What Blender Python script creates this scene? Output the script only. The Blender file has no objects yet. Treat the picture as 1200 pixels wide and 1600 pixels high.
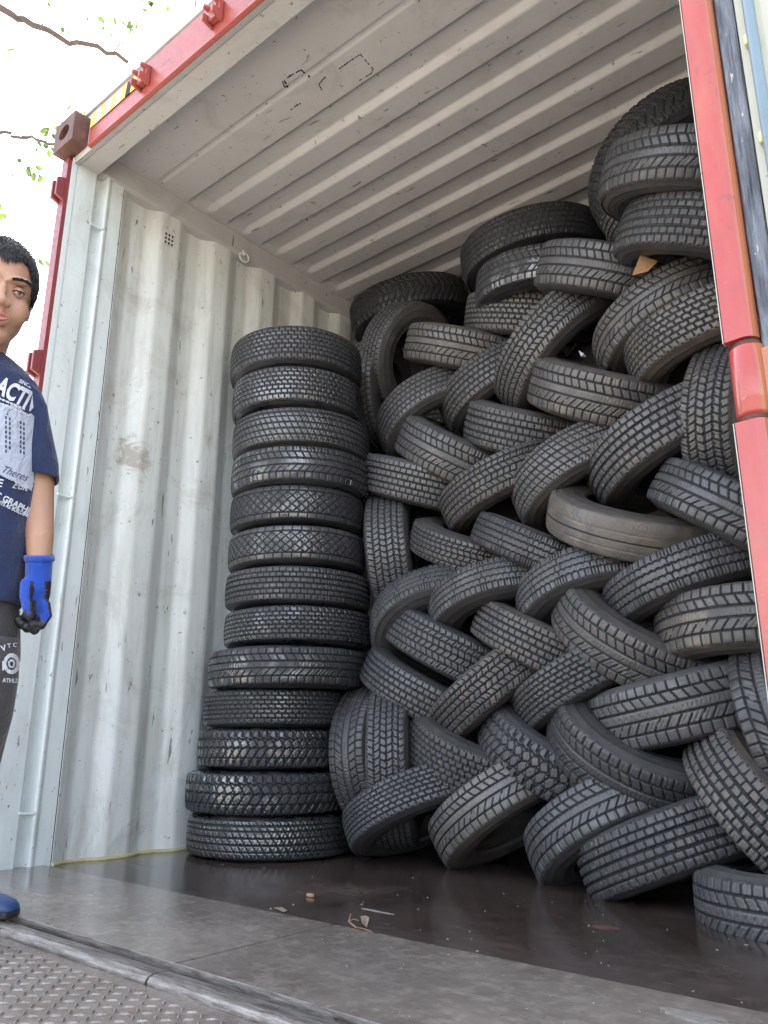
import bpy, bmesh, math, random
import numpy as np
from mathutils import Vector, Matrix, Euler
from mathutils.bvhtree import BVHTree
random.seed(7)
S = bpy.context.scene
# ------------------------------------------------------------------ camera
CAM = Vector((2.6285, -1.2092, 0.4048))
YAW, PITCH, ROLL, FPX = math.radians(40.0934), math.radians(15.9231), math.radians(0.166), 1237.3
cam = bpy.data.cameras.new('camera'); camo = bpy.data.objects.new('camera', cam); S.collection.objects.link(camo)
FW = Vector((-math.sin(YAW)*math.cos(PITCH), math.cos(YAW)*math.cos(PITCH), math.sin(PITCH)))
_r = Vector((math.cos(YAW), math.sin(YAW), 0)); _u = _r.cross(FW)
RT = _r*math.cos(ROLL)+_u*math.sin(ROLL); UP = -_r*math.sin(ROLL)+_u*math.cos(ROLL)
m = Matrix((RT, UP, -FW)).transposed().to_4x4(); m.translation = CAM
camo.matrix_world = m
cam.sensor_fit = 'VERTICAL'; cam.sensor_height = 36; cam.lens = FPX/1600*36
cam.clip_start = 0.02; cam.clip_end = 2000
S.camera = camo
S.render.resolution_x, S.render.resolution_y = 768, 1024
# ------------------------------------------------------------------ sky, sun, exposure
SUN_EL, SUN_AZ = math.radians(48), math.radians(-28)      # azimuth from +y towards +x: behind the container, to the left
w = bpy.data.worlds.new('World'); S.world = w; w.use_nodes = True
nt = w.node_tree; bg = nt.nodes['Background']
sky = nt.nodes.new('ShaderNodeTexSky'); sky.sky_type = 'NISHITA'; sky.sun_disc = False
sky.sun_elevation = SUN_EL; sky.sun_rotation = SUN_AZ
sky.air_density = 1.0; sky.dust_density = 3.0; sky.ozone_density = 1.0
hs = nt.nodes.new('ShaderNodeHueSaturation'); hs.inputs['Saturation'].default_value = .55
nt.links.new(sky.outputs[0], hs.inputs['Color']); nt.links.new(hs.outputs[0], bg.inputs[0]); bg.inputs[1].default_value = 0.15
sl = bpy.data.lights.new('sun', 'SUN'); sl.energy = 4.5; sl.angle = math.radians(0.5); sl.color = (1, .95, .87)
so = bpy.data.objects.new('sun', sl); S.collection.objects.link(so)
sd = Vector((math.sin(SUN_AZ)*math.cos(SUN_EL), math.cos(SUN_AZ)*math.cos(SUN_EL), math.sin(SUN_EL)))
so.rotation_euler = sd.to_track_quat('Z', 'Y').to_euler()
S.view_settings.view_transform = 'Standard'; S.view_settings.look = 'None'
S.view_settings.exposure = 2.95; S.view_settings.use_white_balance = True; S.view_settings.white_balance_temperature = 6750; S.view_settings.gamma = 1
S.render.engine = 'CYCLES'
S.cycles.max_bounces = 10; S.cycles.diffuse_bounces = 6
# ------------------------------------------------------------------ helpers
COL = S.collection
def at(px, py, depth):
    "point at a pixel of the 1200x1600 photograph and a distance along the view axis"
    return CAM + (FW + RT*((px-600)/FPX) - UP*((py-800)/FPX))*depth
def hitp(px, py, ax, v):
    d = FW + RT*((px-600)/FPX) - UP*((py-800)/FPX)
    return CAM + d*((v-CAM[ax])/d[ax])
def tag(o, label=None, cat=None, group=None, kind=None):
    if label: o['label'] = label
    if cat: o['category'] = cat
    if group: o['group'] = group
    if kind: o['kind'] = kind
    return o
def empty(name, loc, label, cat, group=None):
    o = bpy.data.objects.new(name, None); COL.objects.link(o); o.location = loc; o.empty_display_size = .05
    bpy.context.view_layer.update()
    return tag(o, label, cat, group)
def link(name, me, mat=None, parent=None, smooth=False, mw=None):
    o = bpy.data.objects.new(name, me); COL.objects.link(o)
    if mat is not None:
        for q in (mat if isinstance(mat, (list, tuple)) else [mat]): me.materials.append(q)
    if smooth: me.polygons.foreach_set('use_smooth', [True]*len(me.polygons))
    if parent is not None:
        o.parent = parent; o.matrix_parent_inverse = parent.matrix_world.inverted()
    if mw is not None: o.matrix_world = mw
    return o
class MB:
    def __init__(s): s.v = []; s.f = []; s.mi = []
    def add(s, vs, fs, mi=0):
        n = len(s.v); s.v += [tuple(a) for a in vs]; s.f += [tuple(n+i for i in f) for f in fs]; s.mi += [mi]*len(fs); return s
    def box(s, a, b, mi=0):
        x0, y0, z0 = a; x1, y1, z1 = b
        return s.add([(x0,y0,z0),(x1,y0,z0),(x1,y1,z0),(x0,y1,z0),(x0,y0,z1),(x1,y0,z1),(x1,y1,z1),(x0,y1,z1)],
                     [(0,3,2,1),(4,5,6,7),(0,1,5,4),(1,2,6,5),(2,3,7,6),(3,0,4,7)], mi)
    def prism(s, poly, z0, z1, mi=0, axis=2):
        n = len(poly)
        def P(a, b, c): return (a, b, c) if axis == 2 else ((c, a, b) if axis == 0 else (a, c, b))
        vs = [P(a, b, z0) for a, b in poly]+[P(a, b, z1) for a, b in poly]
        return s.add(vs, [tuple(range(n))[::-1], tuple(range(n, 2*n))]+[(i, (i+1) % n, n+(i+1) % n, n+i) for i in range(n)], mi)
    def sheet(s, line, z0, z1, mi=0, n=1):
        "extrude an open xy polyline from z0 to z1"
        k = len(line); vs = []
        for j in range(n+1):
            z = z0+(z1-z0)*j/n; vs += [(a, b, z) for a, b in line]
        return s.add(vs, [(j*k+i, j*k+i+1, (j+1)*k+i+1, (j+1)*k+i) for j in range(n) for i in range(k-1)], mi)
    def tube(s, pts, rads, n=8, mi=0, cap=True, flat=None):
        pts = [Vector(p) for p in pts]
        if not isinstance(rads, (list, tuple)): rads = [rads]*len(pts)
        t0 = (pts[1]-pts[0]).normalized(); ref = Vector((0,0,1)) if abs(t0.z) < .9 else Vector((1,0,0))
        side = t0.cross(ref).normalized(); vs = []
        for i, p in enumerate(pts):
            t = (pts[min(i+1, len(pts)-1)]-pts[max(i-1, 0)]).normalized()
            side = (side-t*side.dot(t)).normalized(); up = t.cross(side)
            for k in range(n):
                a = 2*math.pi*k/n; vs.append(p+side*(math.cos(a)*rads[i])+up*(math.sin(a)*rads[i]))
        fs = [(i*n+k, i*n+(k+1) % n, (i+1)*n+(k+1) % n, (i+1)*n+k) for i in range(len(pts)-1) for k in range(n)]
        if cap: fs += [tuple(range(n))[::-1], tuple(range((len(pts)-1)*n, len(pts)*n))]
        return s.add(vs, fs, mi)
    def mesh(s, name='mesh', fix=True):
        me = bpy.data.meshes.new(name); me.from_pydata(s.v, [], s.f)
        me.polygons.foreach_set('material_index', s.mi); me.update()
        if fix:
            b = bmesh.new(); b.from_mesh(me); bmesh.ops.recalc_face_normals(b, faces=b.faces); b.to_mesh(me); b.free()
        return me
    def build(s, name, mat, parent=None, smooth=False, fix=True, bevel=0, seg=2, solid=0):
        o = link(name, s.mesh(name, fix), mat, parent, smooth)
        if solid:
            q = o.modifiers.new('s', 'SOLIDIFY'); q.thickness = solid; q.offset = -1
        if bevel:
            q = o.modifiers.new('b', 'BEVEL'); q.width = bevel; q.segments = seg; q.limit_method = 'ANGLE'; q.angle_limit = .6
            q.harden_normals = False
        return o
# ------------------------------------------------------------------ materials
class N:
    def __init__(s, name):
        s.m = bpy.data.materials.new(name); s.m.use_nodes = True; s.t = s.m.node_tree; s.b = s.t.nodes['Principled BSDF']
        s.tc = s.t.nodes.new('ShaderNodeTexCoord')
    def node(s, ty, ins={}, **kw):
        n = s.t.nodes.new(ty)
        for k, v in kw.items(): setattr(n, k, v)
        for k, v in ins.items():
            if isinstance(v, bpy.types.NodeSocket): s.t.links.new(v, n.inputs[k])
            else: n.inputs[k].default_value = v
        return n
    def map(s, scale=(1,1,1), rot=(0,0,0), src='Object', loc=(0,0,0)):
        return s.node('ShaderNodeMapping', {'Vector': s.tc.outputs[src], 'Scale': scale, 'Rotation': rot, 'Location': loc}).outputs[0]
    def noise(s, vec, sc, det=5, rough=.6, dist=0):
        return s.node('ShaderNodeTexNoise', {'Vector': vec, 'Scale': sc, 'Detail': det, 'Roughness': rough, 'Distortion': dist}).outputs[0]
    def ramp(s, v, stops, interp='LINEAR'):
        n = s.node('ShaderNodeValToRGB', {'Fac': v}); e = n.color_ramp; e.interpolation = interp
        while len(e.elements) < len(stops): e.elements.new(.5)
        for q, (p, c) in zip(e.elements, stops):
            q.position = p; q.color = (c, c, c, 1) if isinstance(c, (int, float)) else (*c, 1)
        return n.outputs[0]
    def mix(s, f, a, b, mode='MIX'):
        n = s.t.nodes.new('ShaderNodeMix'); n.data_type = 'RGBA'; n.blend_type = mode
        for sock, v in ((n.inputs[0], f), (n.inputs[6], a), (n.inputs[7], b)):
            if isinstance(v, bpy.types.NodeSocket): s.t.links.new(v, sock)
            elif isinstance(v, (int, float)): sock.default_value = v if sock == n.inputs[0] else (v, v, v, 1)
            else: sock.default_value = (*v, 1)
        return n.outputs[2]
    def math(s, op, a, b=0, clamp=False):
        n = s.t.nodes.new('ShaderNodeMath'); n.operation = op; n.use_clamp = clamp
        for sock, v in ((n.inputs[0], a), (n.inputs[1], b)):
            if isinstance(v, bpy.types.NodeSocket): s.t.links.new(v, sock)
            else: sock.default_value = v
        return n.outputs[0]
    def bump(s, h, st=.3, dist=.01, nrm=None):
        ins = {'Height': h, 'Strength': st, 'Distance': dist}
        if nrm is not None: ins['Normal'] = nrm
        return s.node('ShaderNodeBump', ins).outputs[0]
    def out(s, color=None, rough=None, normal=None, metal=None, spec=None, **kw):
        for k, v in (('Base Color', color), ('Roughness', rough), ('Normal', normal), ('Metallic', metal), ('Specular IOR Level', spec), *kw.items()):
            if v is None: continue
            if isinstance(v, bpy.types.NodeSocket): s.t.links.new(v, s.b.inputs[k])
            else: s.b.inputs[k].default_value = (*v, 1) if isinstance(v, tuple) and len(v) == 3 else v
        return s.m
def rubber():
    n = N('tyre_rubber'); o = n.tc.outputs['Object']
    info = n.t.nodes.new('ShaderNodeObjectInfo'); rnd = info.outputs['Random']
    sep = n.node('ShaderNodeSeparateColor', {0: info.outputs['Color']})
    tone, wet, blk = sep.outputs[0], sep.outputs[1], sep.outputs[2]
    off = n.node('ShaderNodeVectorMath', {0: o, 1: n.node('ShaderNodeCombineXYZ', {0: n.math('MULTIPLY', rnd, 37), 1: n.math('MULTIPLY', rnd, 91)}).outputs[0]}).outputs[0]
    n1 = n.noise(off, 5, 6, .65); n2 = n.noise(off, 28, 4, .6); n3 = n.noise(off, 240, 2, .5); n4 = n.noise(off, 11, 5, .7, .8)
    base = n.mix(n1, (.020,.023,.028), (.047,.050,.057))
    base = n.mix(n.ramp(n2, [(.35, 0), (.75, .55)]), base, (.080,.083,.090))
    dusty = n.ramp(n4, [(.28, .15), (.56, 1)])
    f = n.math('MULTIPLY', dusty, tone, True)
    base = n.mix(n.math('MULTIPLY', f, .9), base, (.140,.122,.102))
    base = n.mix(n.ramp(rnd, [(.0, .45), (.5, 0), (1, 0)]), base, (.012,.013,.016))
    base = n.mix(n.ramp(rnd, [(.6, 0), (1, .22)]), base, (.15,.15,.155))
    mud = n.math('MULTIPLY', n.ramp(n.noise(off, 7, 6, .7, 1.5), [(.57, 0), (.66, 1)]), n.math('ADD', tone, .15), True)
    base = n.mix(n.math('MULTIPLY', mud, .55), base, (.20,.155,.115))
    spk = n.ramp(n3, [(.73, 0), (.78, 1)])
    base = n.mix(n.math('MULTIPLY', spk, .5), base, (.32,.32,.31))
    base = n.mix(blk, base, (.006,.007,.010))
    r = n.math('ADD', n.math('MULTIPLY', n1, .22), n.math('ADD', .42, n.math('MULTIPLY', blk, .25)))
    wv = n.math('MULTIPLY', n.ramp(n.noise(off, 6, 3, .6), [(.42, 0), (.58, 1)]), wet, True)
    r = n.mix(wv, r, .13); base = n.mix(wv, base, n.mix(.62, base, (.006,.006,.007)))
    bp = n.bump(n.math('ADD', n.math('MULTIPLY', n3, .5), n2), .35, .0025)
    cw = n.math('MULTIPLY', wv, 1.0)
    return n.out(base, r, bp, spec=.5, **{'Coat Weight': cw, 'Coat Roughness': .06, 'Coat IOR': 1.9})
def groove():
    n = N('painted_groove_shade'); f = n.noise(n.tc.outputs['Object'], 30, 4, .6)
    return n.out(n.ramp(f, [(.35, (.010,.0115,.014)), (.75, (.030,.031,.034))]), .6, spec=.35)  # grooves blacker than the block tops: recess shade put into the colour
def painted(name, c, dirt=(.16,.13,.10), stain=.5, streak=True, rough=.42, rust=.0, c2=None, marks=.75, smear=None, edge=None):
    n = N(name); o = n.tc.outputs['Object']
    a = n.noise(o, 2.2, 6, .65, .6); b = n.noise(n.map((9, 9, .9)), 2.0, 6, .7); d = n.noise(o, 60, 3, .6)
    col = n.mix(a, tuple(q*.80 for q in c), c2 or tuple(min(q*1.10, .85) for q in c))
    col = n.mix(n.ramp(b, [(.46, 0), (.80, stain)]) if streak else 0.0, col, dirt)
    blot = n.ramp(n.noise(n.map((1.0, 1.0, .8), loc=(3, 1, 7)), 3.6, 8, .72, 1.2), [(.52, 0), (.72, stain)])
    col = n.mix(blot, col, dirt)
    if marks < .5:
        chip = n.ramp(n.noise(n.map((1, 1, .5), loc=(2, 9, 4)), 26, 7, .75, .4), [(.64, 0), (.67, .8)])
        col = n.mix(chip, col, (.50,.36,.30))
        col = n.mix(n.ramp(n.noise(n.map((1, 1, .25), loc=(6, 2, 4)), 10, 6, .7), [(.5, 0), (.75, .5)]), col, (.42,.13,.06))
    if edge:
        sx_ = n.node('ShaderNodeSeparateXYZ', {0: o}).outputs[0]
        mk = n.math('ADD', n.math('MULTIPLY', n.math('SUBTRACT', sx_, edge), 55), n.noise(n.map((1, 1, .3), loc=(1, 1, 1)), 14, 6, .7))
        col = n.mix(n.ramp(mk, [(.55, 0), (.85, .8)]), col, (.34,.135,.055))
    # scuffs: short dark strokes and hair scratches
    for k, (sx, sy, sz, sc, thr, rz) in enumerate(((30, 30, 5, 1.2, .70, .5), (6, 40, 30, 1.3, .70, -.7), (50, 50, 6, 1.0, .71, .15), (14, 70, 40, 1.0, .715, 1.1))):
        t = n.noise(n.map((sx, sy, sz), (rz, .2*k, rz*.7), loc=(k*3.1, k, 0)), sc, 3, .55, .3)
        col = n.mix(n.ramp(t, [(thr, 0), (thr+.02, marks)]), col, (.06,.055,.05))
    if smear:
        dv = n.node('ShaderNodeVectorMath', {0: o, 1: smear}, operation='DISTANCE').outputs['Value']
        nz_ = n.noise(n.map((1, 1, 1.6)), 14, 8, .75, 1.2)
        mk = n.ramp(n.math('ADD', n.math('MULTIPLY', dv, 2.6), nz_), [(.56, 1), (.72, 0)])
        col = n.mix(n.math('MULTIPLY', mk, .7), col, (.24,.20,.16))
    if rust:
        t = n.noise(n.map((1, 1, .35), loc=(8, 2, 1)), 16, 8, .75, .5)
        col = n.mix(n.ramp(t, [(.68-rust*.1, 0), (.73-rust*.1, .9)]), col, (.17,.06,.028))
    r = n.ramp(d, [(.3, rough-.1), (.8, rough+.15)])
    bp = n.bump(n.math('ADD', n.math('MULTIPLY', d, .15), a), .25, .01)
    return n.out(col, r, bp)
SMEAR = (-.02, .394, 1.46)
M = {}
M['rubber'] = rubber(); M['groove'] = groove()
M['wall'] = painted('wall_paint', (.62,.65,.63), (.27,.24,.20), .55, rust=.3, smear=SMEAR)
M['post'] = painted('post_paint', (.60,.66,.66), (.30,.29,.26), .35, rust=.1)
M['roof'] = painted('roof_paint', (.44,.437,.437), (.19,.18,.17), .40, streak=False, rust=.0)
M['head'] = painted('header_paint', (.42,.42,.41), (.2,.18,.16), .4, streak=False)
M['maroon'] = painted('maroon_paint', (.20,.035,.040), (.12,.05,.04), .4, rough=.4, rust=.3)
M['red'] = painted('red_paint', (.27,.050,.040), (.20,.06,.04), .35, rough=.34, rust=.25, c2=(.33,.070,.055))
M['redpost'] = painted('red_post_paint', (.33,.036,.032), (.27,.11,.07), .45, rough=.17, rust=.3, marks=.25, edge=2.378, c2=(.45,.075,.065))
M['door'] = painted('door_paint', (.42,.43,.37), (.35,.30,.18), .4, rust=.1)
def simple(name, c, rough=.6, metal=0, nz=.12, sc=40, bump=.0, **kw):
    n = N(name); o = n.tc.outputs['Object']
    a = n.noise(o, sc, 5, .6)
    col = n.mix(a, tuple(q*(1-nz) for q in c), tuple(min(1, q*(1+nz)) for q in c))
    return n.out(col, rough, n.bump(a, .4, bump) if bump else None, metal, **kw)
def rustm():
    n = N('rusty_casting'); o = n.tc.outputs['Object']
    a = n.noise(o, 25, 6, .7)
    return n.out(n.ramp(a, [(.3, (.055,.022,.020)), (.55, (.10,.042,.030)), (.75, (.17,.09,.05))]), .65, n.bump(a, .5, .006))
M['rust'] = rustm()
def gasketm():
    n = N('door_gasket_rubber'); o = n.tc.outputs['Object']
    a = n.noise(n.map((40, 40, 5)), 2, 5, .7); b = n.noise(n.map((60, 60, 12)), 2.2, 3, .6)
    col = n.mix(n.ramp(a, [(.4, 0), (.7, 1)]), (.05,.058,.075), (.19,.21,.25))
    col = n.mix(n.ramp(b, [(.70, 0), (.73, .9)]), col, (.5,.5,.5))
    return n.out(col, n.ramp(a, [(.3, .3), (.7, .6)]), n.bump(a, .6, .006))
M['gasket'] = gasketm()
M['rod'] = simple('blue_grey_rod_paint', (.13,.19,.235), .35, nz=.2, sc=14)
M['knob'] = simple('yellowed_bracket_paint', (.50,.47,.26), .6, nz=.3, sc=30)
M['black'] = simple('black_recess', (.012,.012,.013), .8)
M['seal'] = simple('yellowed_sealant', (.42,.38,.22), .5, nz=.35, sc=20, bump=.004)
def woodfloor(name, c1, c2, wetlo, wethi, rmin, rmax, specks=.6):
    n = N(name); o = n.tc.outputs['Object']
    a = n.noise(o, 2.6, 8, .7, .9); g = n.noise(n.map((3, 42, 1)), 3, 6, .7, .3); f = n.noise(o, 30, 6, .75)
    col = n.mix(n.ramp(a, [(.32, 0), (.68, 1)]), c1, c2)
    col = n.mix(n.math('MULTIPLY', n.ramp(g, [(.4, 0), (.7, 1)]), .35), col, tuple(q*.55 for q in c1))
    col = n.mix(n.ramp(f, [(.48, 0), (.72, .5)]), col, tuple(min(1, q*1.9) for q in c2))
    col = n.mix(n.ramp(n.noise(n.map((1, 2.2, 1), loc=(5, 5, 0)), 3.2, 7, .75, 1), [(.60, 0), (.66, .45)]), col, tuple(q*1.7 for q in c2))
    sp = n.ramp(n.noise(n.map((1, 1, 1), loc=(9, 3, 0)), 95, 2, .5), [(.745, 0), (.77, 1)])
    col = n.mix(n.math('MULTIPLY', sp, specks), col, (.45,.42,.38))
    sc = n.noise(n.map((5, 60, 1), (0, 0, .25)), 2.0, 3, .6)
    col = n.mix(n.ramp(sc, [(.665, 0), (.69, .45)]), col, (.30,.24,.19))
    wet = n.ramp(n.noise(n.map((1, 1.3, 1), loc=(1, 7, 2)), 1.7, 5, .62, .5), [(wetlo, 0), (wethi, 1)])
    r = n.mix(wet, rmax, rmin)
    col = n.mix(n.math('MULTIPLY', wet, .35), col, tuple(q*.6 for q in c1))
    h = n.math('ADD', n.math('MULTIPLY', g, .5), f)
    bp = n.bump(h, .10, .004)
    return n.out(col, r, bp, spec=.5)
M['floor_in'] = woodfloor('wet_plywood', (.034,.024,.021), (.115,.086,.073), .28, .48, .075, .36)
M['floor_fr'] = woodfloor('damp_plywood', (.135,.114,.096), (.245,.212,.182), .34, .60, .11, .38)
def platem():
    n = N('wet_tread_plate'); o = n.tc.outputs['Object']
    a = n.noise(o, 4, 6, .7, .5); f = n.noise(o, 45, 5, .7)
    col = n.mix(n.ramp(a, [(.35, 0), (.65, 1)]), (.15,.118,.095), (.29,.245,.21))
    col = n.mix(n.ramp(f, [(.5, 0), (.7, .6)]), col, (.42,.40,.38))
    r = n.ramp(n.noise(o, 14, 4, .7), [(.35, .14), (.6, .38)])
    return n.out(col, r, n.bump(f, .45, .004), n.ramp(f, [(.4, .3), (.7, .65)]))
M['plate'] = platem()
def barm():
    n = N('worn_hinge_bar'); o = n.tc.outputs['Object']
    f = n.noise(o, 50, 6, .75); a = n.noise(n.map((3, 30, 30)), 4, 5, .7)
    col = n.ramp(a, [(.38, (.10,.085,.075)), (.62, (.30,.28,.26))])
    return n.out(col, n.ramp(f, [(.3, .25), (.7, .5)]), n.bump(f, .6, .006), .55)
M['bar'] = barm()
M['ground'] = simple('dusty_ground', (.22,.20,.17), .9, nz=.25, sc=1.5)
q_ = M['redpost'].node_tree.nodes['Principled BSDF']; q_.inputs['Coat Weight'].default_value = .35; q_.inputs['Coat Roughness'].default_value = .12
# ------------------------------------------------------------------ the ground
g = MB().add([(-400,-400,-1.25),(400,-400,-1.25),(400,400,-1.25),(-400,400,-1.25)], [(0,1,2,3)]).build('ground', M['ground'])
tag(g, kind='structure')
# ------------------------------------------------------------------ the container
LEN = 5.9
box = empty('shipping_container', (1.17, 0, -.1), 'open red-framed steel shipping container with pale grey corrugated inside, filled with used tyres', 'container')
bx = lambda: MB()
# left corrugated wall: polyline (x,y)
def corr(x0, s, ystart):
    pts = [(x0, ystart)]; y = ystart+.004
    D = .031
    pts += [(x0-s*.003, y)]
    y += .060; pts.append((x0-s*(D+.003), y)); y += .068; pts.append((x0-s*(D+.003), y)); y += .060; pts.append((x0-s*.003, y)); y += .088; pts.append((x0-s*.003, y))
    while y < LEN-.3:
        for dy, dx in ((.062, D), (.068, D), (.062, 0), (.0865, 0)):
            y += dy; pts.append((x0-s*(dx+.003), y))
    pts.append((x0-s*.003, LEN)); return pts
def roundpts(pts, r=.007):
    out = [pts[0]]
    for a, b, c in zip(pts, pts[1:], pts[2:]):
        A, B, Cc = Vector(a), Vector(b), Vector(c)
        ua, uc = (A-B), (Cc-B); ra = min(r, ua.length*.45); rc = min(r, uc.length*.45)
        p0 = B+ua.normalized()*ra; p1 = B+uc.normalized()*rc
        for t in (0, .33, .67, 1):
            q = p0*(1-t)**2+B*2*t*(1-t)+p1*t*t; out.append((q.x, q.y))
    return out+[pts[-1]]
lw = roundpts(corr(0.0, 1, .234), .012)
MB().sheet(lw[::-1], -.03, 2.675, n=6).build('side_wall', M['wall'], box, smooth=False, fix=False, solid=.002)
rw = roundpts([(a, b) for a, b in corr(2.352, -1, .232)])
MB().sheet(rw, .004, 2.675, n=1).build('side_wall', M['wall'], box, fix=False, solid=.002)
MB().box((-.04, LEN, 0), (2.39, LEN+.05, 2.75)).build('end_wall', M['wall'], box)
# roof: corrugations run across; amplitude fades at both ends
ys = [(.085, 0), (.352, 0), (.360, .004), (.372, .004), (.380, 0), (.470, 0)]
y = .520
while y < LEN-.2:
    ys += [(y, 0), (y+.016, .020), (y+.094, .020), (y+.118, .0)]; y += .209
ys.append((LEN, 0)); ys = roundpts(ys, .006)
xs = [-.03, .03, .045, .065, .09] + [.09+(2.262-.09)*i/10 for i in range(1, 10)] + [2.262, 2.287, 2.307, 2.322, 2.38]
amp = [0, 0, .25, .75, 1]+[1]*9+[1, .75, .25, 0, 0]
vs = []; nx = len(xs)
for (yy, dz) in ys:
    for xx, am in zip(xs, amp): vs.append((xx, yy, 2.684+dz*am+.003*math.sin(xx*2.1+yy*3)))
fs = [(j*nx+i, (j+1)*nx+i, (j+1)*nx+i+1, j*nx+i+1) for j in range(len(ys)-1) for i in range(nx-1)]
MB().add(vs, fs).build('roof_panel', M['roof'], box, fix=False, solid=.003)
# side rails: sloping plate, so the wall meets it in a wavy line; small lip under the roof
for s, x0 in ((1, 0), (-1, 2.352)):
    MB().prism([(x0+s*.020, 2.682), (x0+s*.017, 2.672), (x0+s*.010, 2.606), (x0-s*.003, 2.594), (x0-s*.045, 2.580), (x0-s*.06, 2.578), (x0-s*.06, 2.73), (x0+s*.020, 2.73)], .1185, LEN, axis=1).build('roof_rail', M['head'], box)
# header: red outside beam with turned lip, pale underside
hb = MB(); hb.prism([(-.010, 2.578), (.008, 2.574), (.008, 2.735), (-.006, 2.735), (-.006, 2.590)], .129, 2.30, axis=0)
# prism axis 0 takes (y,z)
hb.build('header_beam', M['red'], box, bevel=.003)
hl = MB(); hl.prism([(.0085, 2.576), (.030, 2.582), (.034, 2.586), (.112, 2.586), (.116, 2.600), (.118, 2.686), (.0085, 2.76)], -.003, 2.34, axis=0)
hl.build('header_lining', M['head'], box, bevel=.002)
# the outer roof skin closes the top towards the sky
MB().box((-.05, .0, 2.762), (2.40, LEN+.05, 2.775)).build('roof_skin', M['roof'], box)
# cam keepers on the header
for xx in (.50, .905):
    k = MB()
    k.prism([(-.0065, 2.615), (-.050, 2.625), (-.050, 2.650), (-.026, 2.655), (-.026, 2.672), (-.048, 2.676), (-.048, 2.690), (-.0065, 2.700)], xx-.030, xx-.020, axis=0)
    k.prism([(-.0065, 2.615), (-.050, 2.625), (-.050, 2.650), (-.026, 2.655), (-.026, 2.672), (-.048, 2.676), (-.048, 2.690), (-.0065, 2.700)], xx+.020, xx+.030, axis=0)
    k.box((xx-.0199, -.030, 2.628), (xx+.0199, -.0065, 2.690))
    k.build('cam_keeper', M['red'], box, bevel=.003)
# warning strip: yellow with black and pale blocks
M['yellow'] = simple('yellow_sticker', (.72,.50,.05), .5, nz=.1)
M['paleyel'] = simple('pale_sticker', (.75,.70,.45), .5, nz=.1)
st = MB(); q = [0, 1, 2, 1, 0, 2, 1, 0, 1]; x0 = .135
for i, k in enumerate([0, 1, 0, 1, 0, 1, 0, 2, 0]):
    a = x0+i*.034; st.add([(a, -.0105, 2.655), (a+.034, -.0105, 2.655), (a+.034+.01, -.0105, 2.715), (a+.01, -.0105, 2.715)], [(0, 1, 2, 3)], k)
st.build('warning_strip', [M['yellow'], M['paleyel'], M['black']], box, fix=False, solid=.001)
# left corner post: red outer flange, pale lining with a recess and a bulb
MB().box((-.052, -.012, -.1), (-.0005, -.001, 2.60)).build('corner_post', M['maroon'], box, bevel=.003)
MB().box((-.0004, -.014, -.1), (.0022, .0015, 2.585)).build('post_lip', M['maroon'], box)
pl = roundpts([(.002, .002), (.002, .022), (.0, .026), (.0, .108), (-.030, .116), (-.032, .140), (-.020, .150), (.004, .158), (.004, .164), (-.002, .176), (-.001, .2295)], .004)
MB().sheet(pl[::-1], -.02, 2.60).build('post_lining', M['post'], box, smooth=False, fix=False, solid=.003)
MB().box((-.056, -.0005, -.1), (-.046, .3, 2.77)).build('post_side', M['red'], box)
MB().box((-.006, .2297, 0), (.0004, .2336, 2.59)).build('wall_seam', M['black'], box)
# corner casting with oval holes
def casting(x0, x1, y0, y1, z0, z1):
    b = MB(); t = .012; n = 20
    def ovalface(o, ax1, ax2, w1, w2, r1, r2, inward):
        c = o+ax1*(w1/2)+ax2*(w2/2); ring = []; outer = []; inner = []
        for k in range(n):
            a = 2*math.pi*k/n+math.pi/4; ca, sa = math.cos(a), math.sin(a)
            s_ = max(abs(ca), abs(sa)); outer.append(c+ax1*(ca/s_*w1/2)+ax2*(sa/s_*w2/2))
            ring.append(c+ax1*(ca*r1)+ax2*(sa*r2)); inner.append(ring[-1]+inward*.03)
        b.add(outer+ring+inner, [(k, (k+1) % n, n+(k+1) % n, n+k) for k in range(n)]+[(n+k, n+(k+1) % n, 2*n+(k+1) % n, 2*n+k) for k in range(n)])
        b.add(inner, [tuple(range(n))], 1)
    X, Y, Z = Vector((1,0,0)), Vector((0,1,0)), Vector((0,0,1))
    ovalface(Vector((x0, y0, z0)), X, Z, x1-x0, z1-z0, .038, .032, Y)
    ovalface(Vector((x0, y0, z1)), X, Y, x1-x0, y1-y0, .032, .050, -Z)
    b.add([(x1,y0,z0),(x1,y1,z0),(x1,y1,z1),(x1,y0,z1)], [(0,1,2,3)])
    b.add([(x0,y0,z0),(x0,y1,z0),(x0,y1,z1),(x0,y0,z1)], [(3,2,1,0)])
    b.add([(x0,y0,z0),(x1,y0,z0),(x1,y1,z0),(x0,y1,z0)], [(3,2,1,0)])
    b.add([(x0,y1,z0),(x1,y1,z0),(x1,y1,z1),(x0,y1,z1)], [(0,1,2,3)])
    b.build('corner_casting', [M['rust'], M['black']], box, fix=False)
casting(-.052, .095, -.055, .11, 2.605, 2.735)
# remains of the left door hinges on the post
for z0 in (2.40, 1.66, .90):
    k = MB(); k.prism([(-.0125, 0), (-.045, .012), (-.045, .088), (-.0125, .10)], -.050, -.036, axis=0)
    k.prism([(-.0125, 0), (-.045, .012), (-.045, .088), (-.0125, .10)], -.014, -.002, axis=0)
    k.v = [(a, b_, c+z0) for a, b_, c in k.v]; k.build('hinge_lug', M['maroon'], box, bevel=.002)
# lashing bars in the recess
for z in (2.36, 1.24, .17):
    MB().tube([(.001, .100, z), (-.001, .110, z-.002), (-.001, .150, z-.004), (.004, .160, z-.004)], .0055, 10).build('lashing_bar', M['post'], box, smooth=True)
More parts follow.
